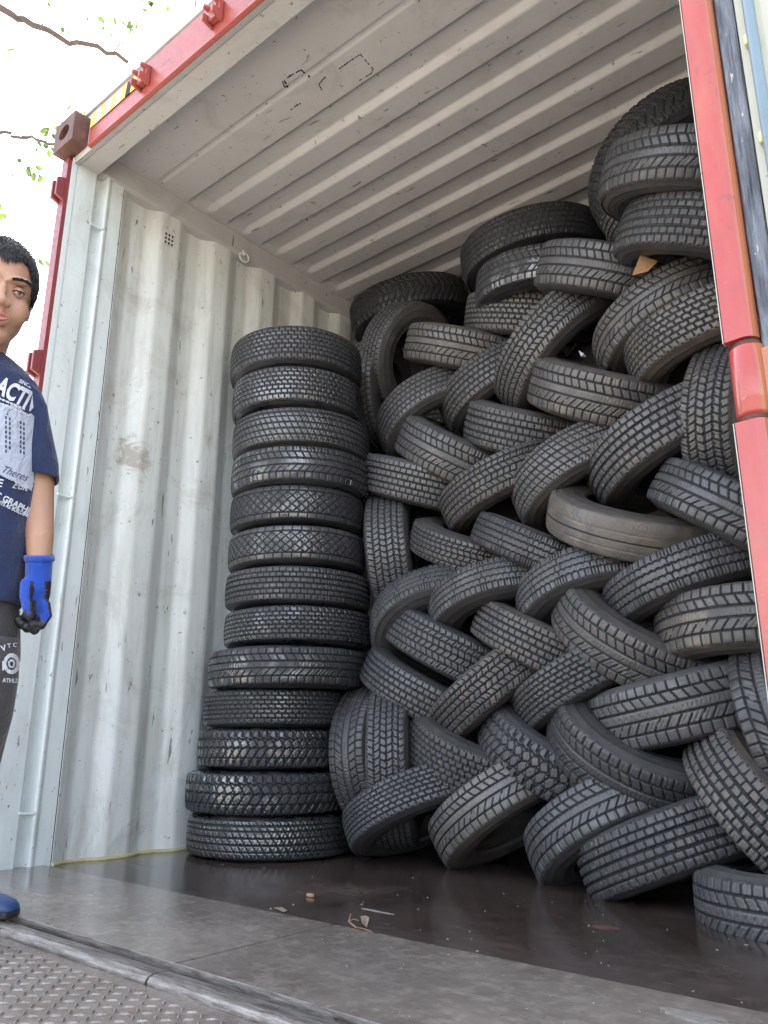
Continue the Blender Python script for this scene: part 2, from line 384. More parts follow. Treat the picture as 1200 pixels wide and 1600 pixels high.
# lashing rings on the rail
for yy in (.865, 2.2):
    c = Vector((.014, yy, 2.588)); b = MB()
    b.tube([c+Vector((.004*math.cos(a), .024*math.cos(a), .024*math.sin(a))) for a in [2*math.pi*i/20 for i in range(21)]], .0045, 8, cap=False)
    b.box((-.01, yy-.012, 2.600), (.018, yy+.012, 2.620)); b.build('lashing_ring', M['post'], box, smooth=True)
# vent: small plate with nine holes
v = MB(); yv, zv = .462, 2.475
v.box((-.0025, yv-.026, zv-.032), (.002, yv+.026, zv+.036)); vv = v.build('vent', M['wall'], box, bevel=.001)
h = MB()
for i in range(3):
    for j in range(3):
        cy, cz = yv-.016+i*.016, zv-.020+j*.020
        h.add([(.0026, cy+.0052*math.cos(a), cz+.0062*math.sin(a)) for a in [2*math.pi*k/12 for k in range(12)]], [tuple(range(12))])
h.build('vent_hole', M['black'], vv, fix=False, solid=.0005)
for yy in (yv-.014, yv+.018):
    MB().tube([(-.003, yy, zv+.052), (.003, yy, zv+.052)], .0055, 10).build('screw', M['head'], box)
# sealant bead along the foot of the wall
sb = [(a+.006, b_, .010) for a, b_ in lw if b_ < 2.2]
MB().tube([(a-.002, b_, .002) for a, b_, z in sb], .009, 6).build('sealant_bead', M['seal'], box, smooth=True)
# ceiling patches where old labels were torn off
def ceil_loop(px, name='label_remnant'):
    pts = [hitp(a, b_, 2, 2.681) for a, b_ in px]
    b = MB()
    segs = []
    for p, q in zip(pts, pts[1:]):
        for k in range(4):
            if random.random() < .72: segs.append((p.lerp(q, k/4), p.lerp(q, (k+random.uniform(.6, 1))/4)))
    for p, q in segs:
        d = (q-p); nrm = Vector((-d.y, d.x, 0)).normalized()*random.uniform(.0006, .0022)
        b.add([p-nrm, q-nrm, q+nrm, p+nrm, p-nrm+Vector((0,0,.004)), q-nrm+Vector((0,0,.004)), q+nrm+Vector((0,0,.004)), p+nrm+Vector((0,0,.004))], [(0,3,2,1),(4,5,6,7),(0,1,5,4),(2,3,7,6),(1,2,6,5),(3,0,4,7)])
    return b.build(name, M['black'], box)
ceil_loop([(530, 108), (545, 97), (563, 85), (572, 96), (583, 108), (580, 115), (560, 127)])
ceil_loop([(443, 126), (455, 118), (470, 110), (485, 122)]); ceil_loop([(444, 127), (450, 137), (444, 136), (441, 128)])
ceil_loop([(508, 121), (498, 132), (505, 146)]); ceil_loop([(452, 174), (462, 166), (470, 162)])
# right post: pressed red profile with the door hinge barrel, then gasket and swung-back door
pp = [(2.3432, -.112), (2.3432, -.121), (2.345, -.1245), (2.366, -.1268)]+[(2.3685+.0195*math.cos(math.radians(t)), -.1075+.0195*math.sin(math.radians(t))) for t in range(-84, 5, 8)]+[(2.388, .06), (2.350, .06)]
for z0, z1 in ((-.1, .822), (.944, 2.60)):
    MB().prism(pp, z0, z1).build('door_post', M['redpost'], box, smooth=False, bevel=.0)
MB().box((2.3418, -.1235, .944), (2.3431, -.1120, 2.60)).build('post_edge_highlight', M['door'], box); MB().box((2.3418, -.1235, -.1), (2.3431, -.1120, .822)).build('post_edge_highlight', M['door'], box)  # pale strip painting the highlight along the inner edge of the post
cx, cy = 2.3680, -.1030
def barrel(z0, z1, r, nm, mat):
    b = MB(); zs = [z0, z0+.003, z0+.006, z1-.006, z1-.003, z1]; rs = [r-.006, r-.002, r, r, r-.002, r-.006]
    b.tube([(cx, cy, z) for z in zs], rs, 32); return b.build(nm, mat, box, smooth=True)
hb_ = barrel(.829, .937, .0250, 'hinge_barrel', M['redpost'])
barrel(.820, .946, .0205, 'hinge_pin', M['rust'])
bl = MB(); bl.prism([(2.386, -.118), (2.412, -.122), (2.432, -.116), (2.432, -.100), (2.386, -.098)], .838, .925); bl.build('hinge_blade', M['redpost'], box, bevel=.004)
gk = MB()
gk.sheet(roundpts([(2.3885, -.060), (2.3885, -.106), (2.392, -.113), (2.402, -.108), (2.408, -.1105), (2.4145, -.109), (2.4165, -.100), (2.4165, -.06)], .003), -.1, 2.60, n=40)
gv = gk.v; gk.v = [(a+random.uniform(-.0006, .0006), b_+random.uniform(-.0006, .0006), c) for a, b_, c in gv]
gk.build('door_gasket', M['gasket'], box, fix=False, solid=.002)
dr = MB(); dp = [(2.4168, -.095), (2.4172, -.107), (2.4300, -.108), (2.4340, -.100), (2.452, -.098), (2.475, -.080), (2.53, -.075), (2.56, -.100), (3.55, -.02), (3.55, .05), (2.417, .0)]
dr.prism(dp, -.08, 2.58); dr.build('open_door', M['door'], box, bevel=.002)
rod = MB(); rod.tube([(2.4400, -.124, -.1), (2.4400, -.124, 2.6)], .0085, 20); ro = rod.build('lock_rod', M['rod'], box, smooth=True)
for z in [.18+.178*i for i in range(14)]:
    b = MB(); b.box((2.4260, -.126, z-.010), (2.4350, -.1075, z+.010)); b.build('rod_bracket', M['knob'], ro, bevel=.004)
# floor boards
def board(x0, x1, y0, y1, z, mat, th=.028):
    return MB().box((x0, y0, z-th), (x1, y1, z)).build('floor_board', mat, box, bevel=.0012)
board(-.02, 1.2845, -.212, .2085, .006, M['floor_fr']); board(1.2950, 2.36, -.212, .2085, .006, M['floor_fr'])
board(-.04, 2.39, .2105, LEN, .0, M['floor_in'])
MB().box((-.05, -.2155, -.16), (2.40, -.2125, .0075)).build('door_sill', M['bar'], box, bevel=.001)
MB().box((-.05, -.19, -.16), (2.40, LEN, -.035)).build('underframe', M['red'], box)
# ------------------------------------------------------------------ tail-lift plate in front
lift = empty('loading_platform', (1.3, -.28, -.06), 'wet steel diamond-plate platform with a pipe hinge edge in front of the container floor', 'platform')
P0, P1, PX0, PX1, PZ = -1.95, -.285, -.9, 3.4, -.012
MB().box((PX0, P0, PZ-.03), (PX1, P1, PZ)).build('tread_plate', M['plate'], lift)
lz = MB(); pitch = .0245
ny = int((P1-.02-P0)/pitch); nxx = int((PX1-PX0)/pitch)
for i in range(nxx):
    for j in range(ny):
        x, y = PX0+(i+.5)*pitch, P0+(j+.5)*pitch
        if (Vector((x, y, 0))-Vector((1.1, -.6, 0))).length > 1.5 : continue
        ang = math.radians(45 if (i+j) % 2 else -45)
        c, s_ = math.cos(ang), math.sin(ang); L, W, H = .0100, .0031, .0028
        loc = [(-L,0,0),(0,-W,0),(L,0,0),(0,W,0),(-L*.45,0,H),(0,-W*.35,H),(L*.45,0,H),(0,W*.35,H)]
        lz.add([(x+a*c-b_*s_, y+a*s_+b_*c, PZ+.0002+d) for a, b_, d in loc], [(0,1,5,4),(1,2,6,5),(2,3,7,6),(3,0,4,7),(4,5,6,7)])
lz.build('tread_pattern', M['plate'], lift, fix=False)
xx = -.4
for L in (.62, .53, .56, .62, .6, .6):
    b = MB(); prof = [(-.284, -.03), (-.284, -.006), (-.279, .000), (-.270, .003), (-.258, .0035), (-.238, .002), (-.234, -.002), (-.234, -.03)]
    b.prism(prof, xx, xx+L-.006, axis=0); b.build('hinge_pipe', M['bar'], lift, smooth=False, bevel=.002); xx += L
MB().box((-.6, -.290, -.12), (3.3, -.219, -.075)).build('hinge_beam', M['plate'], lift)
# ------------------------------------------------------------------ tyres
# unit tyre: axis z, outer radius 1 tread half width 1 in mapping; built for R=.285, w=.155 and scaled per tyre
R0, HW = .285, .064         # radius, half of the tread width
def gr(d, hw, soft=.0008):   # groove mask from distance (m)
    hw = hw*.92 if hw > .0006 else hw
    return np.clip((hw+soft-np.abs(d))/(2*soft), 0, 1)
def per(x, p):               # signed distance to the nearest multiple of p
    return (x+p/2) % p-p/2
def tread_depth(kind, u, v, npitch):
    "u: metres round the tyre, v: metres across; 1 = full groove"
    C_ = 2*math.pi*R0; P = C_/npitch; d = np.zeros_like(u); a = v/HW
    tri = lambda x: np.abs(((x) % 1)-.5)*4-1
    mx = lambda *q: np.maximum.reduce(q)
    shoulder = np.abs(a) > .70
    if kind == 'grid':
        for c in (-.70, -.36, 0, .36, .70): d = mx(d, gr((a-c)*HW, .0021))
        rib = np.floor((a+.0)/.355); off = np.where(rib % 2 == 0, 0, .5)*P
        d = mx(d, .9*gr(per(u+off+a*.004, P), .0014))
        d = mx(d, .35*gr(per(u+off+P/3, P), .0004, .0007), .35*gr(per(u+off-P/3, P), .0004, .0007))
    elif kind == 'zig':
        for c in (-.62, -.22, .20, .60): d = mx(d, gr((a-c)*HW+.0022*tri(u/P), .0017))
        rib = np.floor((a+.62)/.405); off = (rib % 2)*.5*P
        d = mx(d, .55*gr(per(u+off, P), .0009), np.where(shoulder, .9*gr(per(u, P), .0013), 0))
    elif kind == 'asym':
        for c, w_ in ((-.62, .0016), (-.16, .0024), (.24, .0020), (.66, .0018)): d = mx(d, gr((a-c)*HW, w_))
        d = mx(d, np.where(a > .66, .9*gr(per(u, P), .0015), 0), np.where(a < -.62, .9*gr(per(u+.3*P, P), .0015), 0))
        d = mx(d, np.where((a > .24) & (a < .66), .8*gr(per(u+v*.55, P), .0014), 0))
        d = mx(d, np.where((a > -.62) & (a < -.16), .7*gr(per(u-v*.9, P), .0013), 0), np.where((a > -.62) & (a < -.16), .4*gr(per(u-v*.9+P/2, P), .0007), 0))
        d = mx(d, np.where((a > -.16) & (a < .24), .45*gr(per(u+.006*np.abs(tri(a*2.5)), P/2.5), .0005, .0007), 0))
        d = mx(d, np.where(shoulder, .35*gr(per(u+P/2, P), .0004, .0007), 0))
    elif kind == 'chev':
        for c in (-.66, -.30, .05, .40, .72): d = mx(d, gr((a-c)*HW+.0014*tri(u/P+c), .0017))
        sgn = np.where(np.floor((a+.66)/.355) % 2 == 0, 1, -1)
        d = mx(d, .9*gr(per(u+sgn*v*.45, P), .0013), .4*gr(per(u+sgn*v*.45+P/2, P), .0005, .0007))
    elif kind == 'block':
        for c in (-.72, -.42, -.14, .14, .42, .72): d = mx(d, gr((a-c)*HW+.0008*np.sin(u/P*6.283), .0016))
        rib = np.floor((a+.72)/.285); off = (rib % 3)/3*P
        d = mx(d, .95*gr(per(u+off+v*.25, P), .0016))
    elif kind == 'cross':
        for c in (-.70, .70): d = mx(d, gr((a-c)*HW, .0019))
        inn = np.abs(a) < .70
        d = mx(d, np.where(inn, .9*gr(per(u+v*1.1, P*1.0), .0013), 0), np.where(inn, .9*gr(per(u-v*1.1+P/3, P*1.0), .0013), 0))
        d = mx(d, np.where(inn, .6*gr(per(u+v*.2, P/1.0), .0009), 0), np.where(~inn, .9*gr(per(u, P), .0018), 0))
        d = mx(d, .5*gr((a)*HW+.004*tri(u/P/2), .0009))
    elif kind == 'smooth':
        for c in (-.55, -.12, .32): d = mx(d, .55*gr((a-c)*HW, .0012))
        d = mx(d, np.where(np.abs(a) > .74, .4*gr(per(u+v*.8, P/1.6), .0009), 0))
        d = mx(d, np.where((a > .32), .15*gr(per(u+v*1.5, P*1.3), .0012), 0))
    elif kind == 'lug':
        for c in (-.55, 0.02, .55): d = mx(d, gr((a-c)*HW+.0040*tri(u/P), .0019))
        d = mx(d, .95*gr(per(u+v*.55*np.sign(a), P), .0019), np.where(shoulder, gr(per(u+P*.1, P), .0030), 0))
        d = mx(d, .6*gr(per(u-v*.4*np.sign(a)+P/2, P), .0010))
    elif kind == 'rib':
        for c in (-.66, -.28, .10, .48, .78): d = mx(d, gr((a-c)*HW, .0018))
        d = mx(d, .7*gr(per(u+v*.5, P), .0012), .5*gr(per(u-v*.35+P*.4, P*.5), .0006))
    return d
NP = dict(grid=70, zig=88, asym=64, chev=74, block=70, cross=48, smooth=90, lug=58, rib=72)
def tread_mesh(kind, NU=720, NV=58):
    seed = abs(hash_(kind))
    rs = np.random.RandomState(seed)
    # cross profile: s in -1.28..1.28, |s|<=1 crown, beyond wraps over the shoulder
    s = np.linspace(-1.30, 1.30, NV); a = np.clip(s, -1, 1); e = np.clip(np.abs(s)-1, 0, 1)
    vz = a*HW+np.sign(s)*(e*.030)**1.0*.75
    rr = R0-.0035*a**2-.0025*a**6-e*.030*(.55+e*2.2)
    th = np.linspace(0, 2*math.pi, NU, endpoint=False)
    TH, SS = np.meshgrid(th, s, indexing='ij'); u = TH*R0
    v = np.clip(SS, -1.3, 1.3)*HW
    d = tread_depth(kind, u, v, NP[kind])
    out = np.abs(SS) > 1
    lat = d*np.clip(1-(np.abs(SS)-1)/.26, 0, 1)
    d = np.where(out, lat, d)
    dep = {'smooth': .006}.get(kind, .0080)
    wob = .0008*np.sin(TH*3+seed)+.0005*np.sin(TH*7)+.00022*rs.randn(*TH.shape)
    R = rr[None, :]-dep*d+wob
    X = np.stack([R*np.cos(TH), R*np.sin(TH), np.broadcast_to(vz[None, :], R.shape)], -1).reshape(-1, 3)
    i = np.arange(NU)[:, None]; j = np.arange(NV-1)[None, :]; i2 = (i+1) % NU
    F = np.stack(np.broadcast_arrays(i*NV+j, i2*NV+j, i2*NV+j+1, i*NV+j+1), -1).reshape(-1, 4)
    me = npmesh('tread_'+kind, X, F)
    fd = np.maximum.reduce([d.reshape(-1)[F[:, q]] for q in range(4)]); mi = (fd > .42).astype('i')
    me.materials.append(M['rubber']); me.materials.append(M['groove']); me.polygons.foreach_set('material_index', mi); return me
def hash_(t): return sum(ord(c)*(i+3) for i, c in enumerate(t))
def npmesh(name, X, F):
    me = bpy.data.meshes.new(name); me.vertices.add(len(X)); me.vertices.foreach_set('co', X.astype('f').ravel())
    me.loops.add(F.size); me.loops.foreach_set('vertex_index', F.astype('i').ravel())
    me.polygons.add(len(F)); me.polygons.foreach_set('loop_start', np.arange(0, F.size, 4, dtype='i'))
    me.update(calc_edges=True); me.polygons.foreach_set('use_smooth', [True]*len(F)); me.validate(); return me
def wall_mesh(sgn, NU=180):
    # sidewall from the shoulder over the bulge to the bead and back inside to the middle
    z0 = HW+.0300*.30*.75+.0; r0 = R0-.0060-.30*.030*(.55+.66)
    pts = [(z0-.0030, r0-.0004), (z0+.0020, r0-.010), (z0+.0060, r0-.020), (z0+.0066, r0-.0215), (z0+.0060, r0-.023), (z0+.0090, r0-.034), (z0+.0098, r0-.045), (z0+.0086, r0-.052),
           (z0+.0096, r0-.0535), (z0+.0086, r0-.055), (z0+.0062, r0-.068), (z0+.0010, r0-.080), (z0-.0005, r0-.083), (z0+.0010, r0-.0855), (z0-.0010, r0-.0900), (z0-.0080, r0-.0960), (z0-.014, r0-.0975),
           (z0-.017, r0-.094), (z0-.012, r0-.082), (z0-.006, r0-.064), (z0-.004, r0-.045), (z0-.008, r0-.026), (z0-.018, r0-.012), (HW*.5, R0-.022), (-.0005, R0-.020)]
    NV = len(pts); th = np.linspace(0, 2*math.pi, NU, endpoint=False)
    z = np.array([p[0] for p in pts])*sgn; r = np.array([p[1] for p in pts])
    Rr = r[None, :]+.0006*np.sin(th*5)[:, None]
    X = np.stack([Rr*np.cos(th)[:, None], Rr*np.sin(th)[:, None], np.broadcast_to(z[None, :], Rr.shape)], -1).reshape(-1, 3)
    i = np.arange(NU)[:, None]; j = np.arange(NV-1)[None, :]; i2 = (i+1) % NU
    idx = (i*NV+j, i2*NV+j, i2*NV+j+1, i*NV+j+1)
    if sgn < 0: idx = idx[::-1]
    F = np.stack(np.broadcast_arrays(*idx), -1).reshape(-1, 4)
    return npmesh('tyre_sidewall', X, F)
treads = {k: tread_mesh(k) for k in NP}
walls = [wall_mesh(1), wall_mesh(-1)]
for me in walls: me.materials.append(M['rubber'])
LAB = {}
LAB = dict(
    S0='dusty bottom tyre of the upright stack, nearly smooth, resting on the wet floor',
    S1='second tyre from the floor in the upright stack, jagged wet tread',
    S2='third tyre up in the stack, rough jagged tread with muddy right edge',
    S3='fourth tyre up in the stack, worn tread with a small orange spot',
    S4='fifth tyre up in the stack, widest above the step, wet shoulder blocks',
    S5='sixth tyre up in the stack, even square-block tread',
    S6='seventh tyre up in the stack, exact middle of the thirteen',
    S7='eighth tyre up, lower of the two with criss-cross tread',
    S8='ninth tyre up, upper of the two with criss-cross tread',
    S9='tenth tyre up in the stack, slanted shoulder cuts and wet sheen',
    S10='third tyre from the top of the stack, tan smudge on its lower edge',
    S11='second tyre from the top of the stack, bright wet glint on its blocks',
    S12='topmost tyre of the tall upright stack beside the corrugated wall',
    A1='upright tyre with open hole facing right, just right of the top of the stack',
    A2='upright tyre squeezed behind the stack, below the one with the open hole',
    A3='right-leaning tyre below the open-holed upright tyre, dark hole under it',
    K1='very dark big tyre under the ceiling behind the top of the stack',
    K2='dark tilted tyre touching the ceiling at the top middle of the pile',
    K3='dark tyre with bright wet glints under the tilted one near the ceiling',
    K4='large dark tyre in shadow under the ceiling at far upper right',
    K5='tyre with a white chalk line on its tread, highest bright one at upper right',
    K6='flat tyre with clear square blocks under the chalk-marked one, beside the red post',
    K7='brownish tyre half hidden behind the chalk-marked tyre at upper right',
    K8='flat tyre with slim pale lower rim, left of the cardboard scrap',
    K9='pale grey small-block tyre under the glinting dark tyre, top centre',
    K10='flat tyre with tan lower blocks against the open-holed upright tyre',
    T1='right-leaning tyre between the tan-edged flat tyre and the big steep one at top centre',
    T2='big steeply leaning tyre with rounded shoulder blocks at the top centre of the pile',
    T3='big right-leaning tyre just under the cardboard scrap',
    T4='big right-leaning tyre with light brown dusty shoulders beside the red post',
    T5='flat tyre with a tan middle rib below the plastic shard',
    T6='flat square-block tyre left of the steep big tyre foot, centre of the pile',
    T7='left-leaning tyre under the right-leaning one near the upper stack side',
    T8='largest steep right-leaning tyre at the right of the pile with coarse blocks',
    T9='upright tyre with stepped zigzag tread against the hinge on the red post',
    T10='flat small-block tyre poking from beside the middle of the upright stack',
    T11='right-leaning tyre with a bright smooth shoulder, above the wavy-ribbed ones, left of centre',
    T12='right-leaning tyre with straight grooves and a blue paint trace, pile centre',
    T13='bald brownish tyre with only thin long grooves, centre right',
    T14='left-leaning tyre cut off by the red post, above the wide zigzag-ribbed one',
    T15='left-leaning small-block tyre under the centre of the pile, left of the bald one',
    T16='small left-leaning tyre with glossy shoulder beside the upright one at mid stack height',
    T17='upright tyre with a bulging tread wedged against the middle of the stack',
    T18='zigzag-ribbed right-leaning tyre nearest the stack at mid height',
    T19='long zigzag-ribbed right-leaning tyre, second in its row from the stack',
    T20='zigzag-ribbed right-leaning tyre directly under the bald one',
    T21='wide zigzag-ribbed tyre with white spatter, right side below the bald one',
    T22='nearly level brown-stained coarse-block tyre beside the red post, right side',
    T23='left-leaning fine-block tyre below the zigzag row, upper of a parallel pair',
    T24='left-leaning brown-grey square-block tyre under the zigzag-ribbed row, centre',
    T25='long left-leaning tyre with a white scratch on its rounded end',
    T26='left-leaning tyre touching the lower stack, lower of a parallel pair',
    T27='right-leaning tyre with a tan upper shoulder in the lower left of the pile',
    T28='right-leaning fine-siped tyre right of the tan-shouldered one',
    T29='wide right-leaning tyre with a broad plain rib, right of the lower centre',
    T30='upright tyre cut off by the right edge of the photo behind the red post',
    T31='upright tyre with a pale scab of dirt pressed against the lower stack',
    T31b='upright fine-block tyre right of the one with the pale scab',
    T32='left-leaning square-block tyre above the rust-rimmed bottom tyre',
    T33='left-leaning wet tyre with coarse lugs in the bottom middle',
    T34='long left-leaning tyre sweeping down to the wide bottom one, lower right',
    T35='steep left-leaning wide tyre at the far lower right',
    T36='bottom tyre next to the stack showing a rusty ring inside its hole',
    T37='bottom-row tyre, second from the stack, with tan edge and cracked blocks',
    T38='bottom-row tyre, third from the stack, slanted sharply on the floor',
    T39='wide bottom-row tyre with fine zigzag cuts, right of centre',
    T40='tyre lying flat on the floor at the bottom right corner',
)
TY = [
("S0",0.280,0.939,0.070,0.000,0.000,1.000,0.310,0.141,"rib",0.70),
("S1",0.259,0.935,0.217,0.000,0.000,1.000,0.306,0.148,"lug",0.10),
("S2",0.269,0.943,0.365,0.000,0.000,1.000,0.287,0.143,"lug",0.20),
("S3",0.289,0.937,0.508,0.000,0.000,1.000,0.281,0.136,"block",0.10),
("S4",0.348,0.935,0.650,0.000,0.000,1.000,0.308,0.147,"asym",0.05),
("S5",0.366,0.963,0.800,0.000,0.000,1.000,0.291,0.137,"block",0.10),
("S6",0.342,0.975,0.952,0.000,0.000,1.000,0.287,0.142,"grid",0.15),
("S7",0.333,0.972,1.109,0.000,0.000,1.000,0.278,0.147,"cross",0.20),
("S8",0.331,0.971,1.269,0.000,0.000,1.000,0.276,0.152,"cross",0.10),
("S9",0.358,0.958,1.415,0.000,0.000,1.000,0.287,0.154,"asym",0.10),
("S10",0.340,0.966,1.580,0.000,0.000,1.000,0.283,0.160,"rib",0.25),
("S11",0.318,0.960,1.762,0.000,0.000,1.000,0.275,0.166,"block",0.15),
("S12",0.304,0.957,1.939,0.000,0.000,1.000,0.285,0.168,"block",0.20),
("A1",0.487,1.515,2.154,0.916,-0.013,-0.400,0.275,0.155,"grid",0.30),
("A2",0.338,1.497,2.000,0.959,0.273,-0.077,0.280,0.150,"asym",0.30),
("A3",0.737,1.402,1.742,-0.460,-0.002,0.888,0.272,0.165,"grid",0.30),
("K1",0.413,1.624,2.484,-0.070,-0.212,0.975,0.308,0.170,"lug",0.00),
("K2",1.198,1.478,2.407,-0.040,-0.175,0.984,0.309,0.164,"grid",0.05),
("K3",1.303,1.380,2.138,0.089,-0.069,0.994,0.286,0.162,"asym",0.10),
("K4",1.880,1.320,2.369,-0.437,0.124,0.891,0.313,0.185,"lug",0.02),
("K5",1.997,1.062,2.102,0.354,-0.169,0.920,0.285,0.185,"asym",0.30),
("K6",1.995,1.156,1.923,0.433,-0.123,0.893,0.289,0.184,"grid",0.30),
("K7",1.849,1.306,2.279,-0.263,-0.322,0.909,0.250,0.150,"grid",0.90),
("K8",1.611,1.307,2.033,0.456,-0.201,0.867,0.286,0.185,"asym",0.20),
("K9",1.181,1.479,2.105,0.349,-0.260,0.900,0.288,0.179,"block",0.50),
("K10",0.905,1.419,2.006,0.415,-0.172,0.893,0.288,0.176,"asym",0.65),
("T1",1.041,1.471,1.803,-0.382,-0.121,0.916,0.287,0.170,"grid",0.40),
("T2",1.365,1.379,1.854,-0.609,-0.201,0.768,0.305,0.176,"chev",0.50),
("T3",1.827,1.326,1.765,-0.312,-0.018,0.950,0.299,0.156,"asym",0.55),
("T4",1.966,1.256,1.638,-0.180,-0.102,0.978,0.292,0.170,"block",1.00),
("T5",1.577,1.288,1.571,0.472,-0.263,0.841,0.287,0.185,"asym",0.60),
("T6",1.213,1.401,1.560,0.425,-0.233,0.875,0.286,0.180,"grid",0.30),
("T7",0.885,1.372,1.520,0.577,-0.072,0.813,0.286,0.181,"asym",0.30),
("T8",1.789,1.276,1.319,-0.391,-0.092,0.916,0.301,0.185,"grid",0.40),
("T9",2.001,1.284,1.332,0.981,-0.085,-0.172,0.300,0.175,"chev",0.80),
("T10",0.704,1.347,1.429,0.371,-0.075,0.926,0.285,0.171,"grid",0.30),
("T11",1.133,1.329,1.319,-0.313,-0.171,0.934,0.285,0.162,"chev",0.65),
("T12",1.466,1.299,1.289,-0.397,0.007,0.918,0.280,0.171,"rib",0.50),
("T13",1.672,1.198,1.073,0.395,-0.307,0.866,0.291,0.146,"smooth",0.90),
("T14",2.000,1.213,1.013,0.595,0.018,0.803,0.302,0.162,"asym",0.20),
("T15",1.305,1.275,1.031,0.477,0.022,0.879,0.285,0.132,"zig",0.20),
("T16",0.987,1.340,1.115,0.414,-0.180,0.892,0.288,0.135,"chev",0.40),
("T17",0.578,1.303,1.126,0.854,0.511,0.091,0.282,0.185,"chev",0.20),
("T18",0.876,1.233,0.804,-0.430,0.418,0.800,0.284,0.136,"zig",0.20),
("T19",1.144,1.243,0.847,-0.284,0.205,0.937,0.287,0.139,"zig",0.30),
("T20",1.519,1.232,0.843,-0.265,0.240,0.934,0.284,0.139,"zig",0.20),
("T21",1.842,1.212,0.846,-0.273,0.010,0.962,0.292,0.147,"zig",0.30),
("T22",2.005,1.191,0.685,-0.006,0.105,0.994,0.293,0.185,"asym",0.90),
("T23",0.934,1.247,0.710,0.455,0.122,0.882,0.286,0.162,"chev",0.20),
("T24",1.319,1.242,0.701,0.466,0.066,0.882,0.285,0.151,"grid",0.80),
("T25",1.674,1.208,0.717,0.577,-0.239,0.781,0.300,0.175,"asym",0.60),
("T26",0.830,1.215,0.561,0.472,0.120,0.874,0.285,0.150,"grid",0.20),
("T27",1.137,1.199,0.588,-0.537,-0.272,0.798,0.283,0.154,"chev",0.60),
("T28",1.495,1.204,0.579,-0.430,-0.056,0.901,0.284,0.145,"block",0.20),
("T29",1.788,1.192,0.505,-0.193,-0.123,0.973,0.300,0.185,"asym",0.30),
("T30",2.109,1.168,0.409,0.957,-0.053,0.285,0.300,0.185,"asym",0.30),
("T31",0.632,1.180,0.341,0.983,0.151,0.103,0.284,0.171,"asym",0.20),
("T31b",0.753,1.085,0.317,0.840,0.542,0.041,0.280,0.150,"chev",0.20),
("T32",1.065,1.194,0.358,0.420,-0.075,0.904,0.285,0.168,"block",0.40),
("T33",1.357,1.210,0.343,0.504,0.014,0.863,0.285,0.160,"lug",0.20),
("T34",1.658,1.172,0.396,0.503,-0.321,0.803,0.299,0.185,"asym",0.30),
("T35",2.034,1.114,0.221,0.746,-0.001,0.666,0.286,0.175,"grid",0.70),
("T36",0.877,1.098,0.174,-0.443,0.081,0.893,0.285,0.138,"block",0.20),
("T37",1.187,1.160,0.192,-0.562,0.001,0.827,0.286,0.154,"asym",0.80),
("T38",1.562,1.147,0.149,-0.499,0.202,0.842,0.289,0.156,"asym",0.20),
("T39",1.758,1.102,0.128,-0.379,0.026,0.925,0.293,0.167,"grid",0.30),
("T40",2.121,0.961,0.033,-0.019,0.022,1.000,0.280,0.170,"asym",0.30),

]
def tyre(c, ax, R, wd, kind, tone, wet, label, group, roll=None, black=0):
    t = empty('used_tyre', (0, 0, 0), label, 'tyre', group)
    ax = Vector(ax).normalized()
    q = ax.to_track_quat('Z', 'Y').to_matrix() @ Matrix.Rotation(random.uniform(0, 6.28) if roll is None else roll, 3, 'Z')
    k = R/R0; sz = wd/(.155)
    squash = random.uniform(-.012, .012)
    Mx = q.to_4x4() @ Matrix.Diagonal((k*(1+squash), k*(1-squash), sz, 1)); Mx.translation = Vector(c)
    t.matrix_world = Mx
    for nm, me in (('tread', treads[kind]), ('sidewall', walls[0]), ('sidewall', walls[1])):
        o = bpy.data.objects.new(nm, me); COL.objects.link(o); o.parent = t
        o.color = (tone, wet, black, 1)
    return t
used = {}
for (nm, x, y, z, ax, ay, az, R, wd, kind, tone) in TY:
    st_ = nm.startswith('S')
    wd2 = wd*(.985 if st_ else .96)
    if st_:
        k_ = int(nm[1:]); az, ax, ay = 1, random.uniform(-.010, .010), random.uniform(-.010, .010)
    wet = {'K3': 1}.get(nm, .95 if st_ and int(nm[1:]) in (0, 1, 2, 4, 5, 9, 11) else (.55 if st_ else .18))
    tyre((x, y, z), (ax, ay, az), R, wd2, kind, tone, wet, LAB.get(nm, 'used black tyre in the leaning pile'), 'tyres in the tall upright stack' if st_ else 'tyres laced together in the leaning pile', None, (.45 if int(nm[1:]) < 5 else .25) if st_ else {'K1': 1, 'K2': .85, 'K4': .8, 'K3': .5}.get(nm, 0))  # back tyres: their shadow is put into the rubber colour; stack: blacker rubber
# second row added behind the laced front, to block light and darken its gaps
ks = list(NP)
for ci, (x, y) in enumerate(((.42, 1.93), (1.02, 1.90), (1.62, 1.84), (2.06, 1.72))):
    z = .08
    for k in range(13 if ci < 3 else 12):
        tyre((x+random.uniform(-.02, .02), y+random.uniform(-.03, .03), z), (random.uniform(-.03, .03), random.uniform(-.03, .03), 1), random.uniform(.270, .288), .152, ks[(k*3+ci) % len(ks)], random.uniform(.05, .3), .1,
             'added tyre lying flat behind the laced tyre pile to block light in its gaps', 'added light-blocking tyres lying flat behind the laced front row')
        z += .155
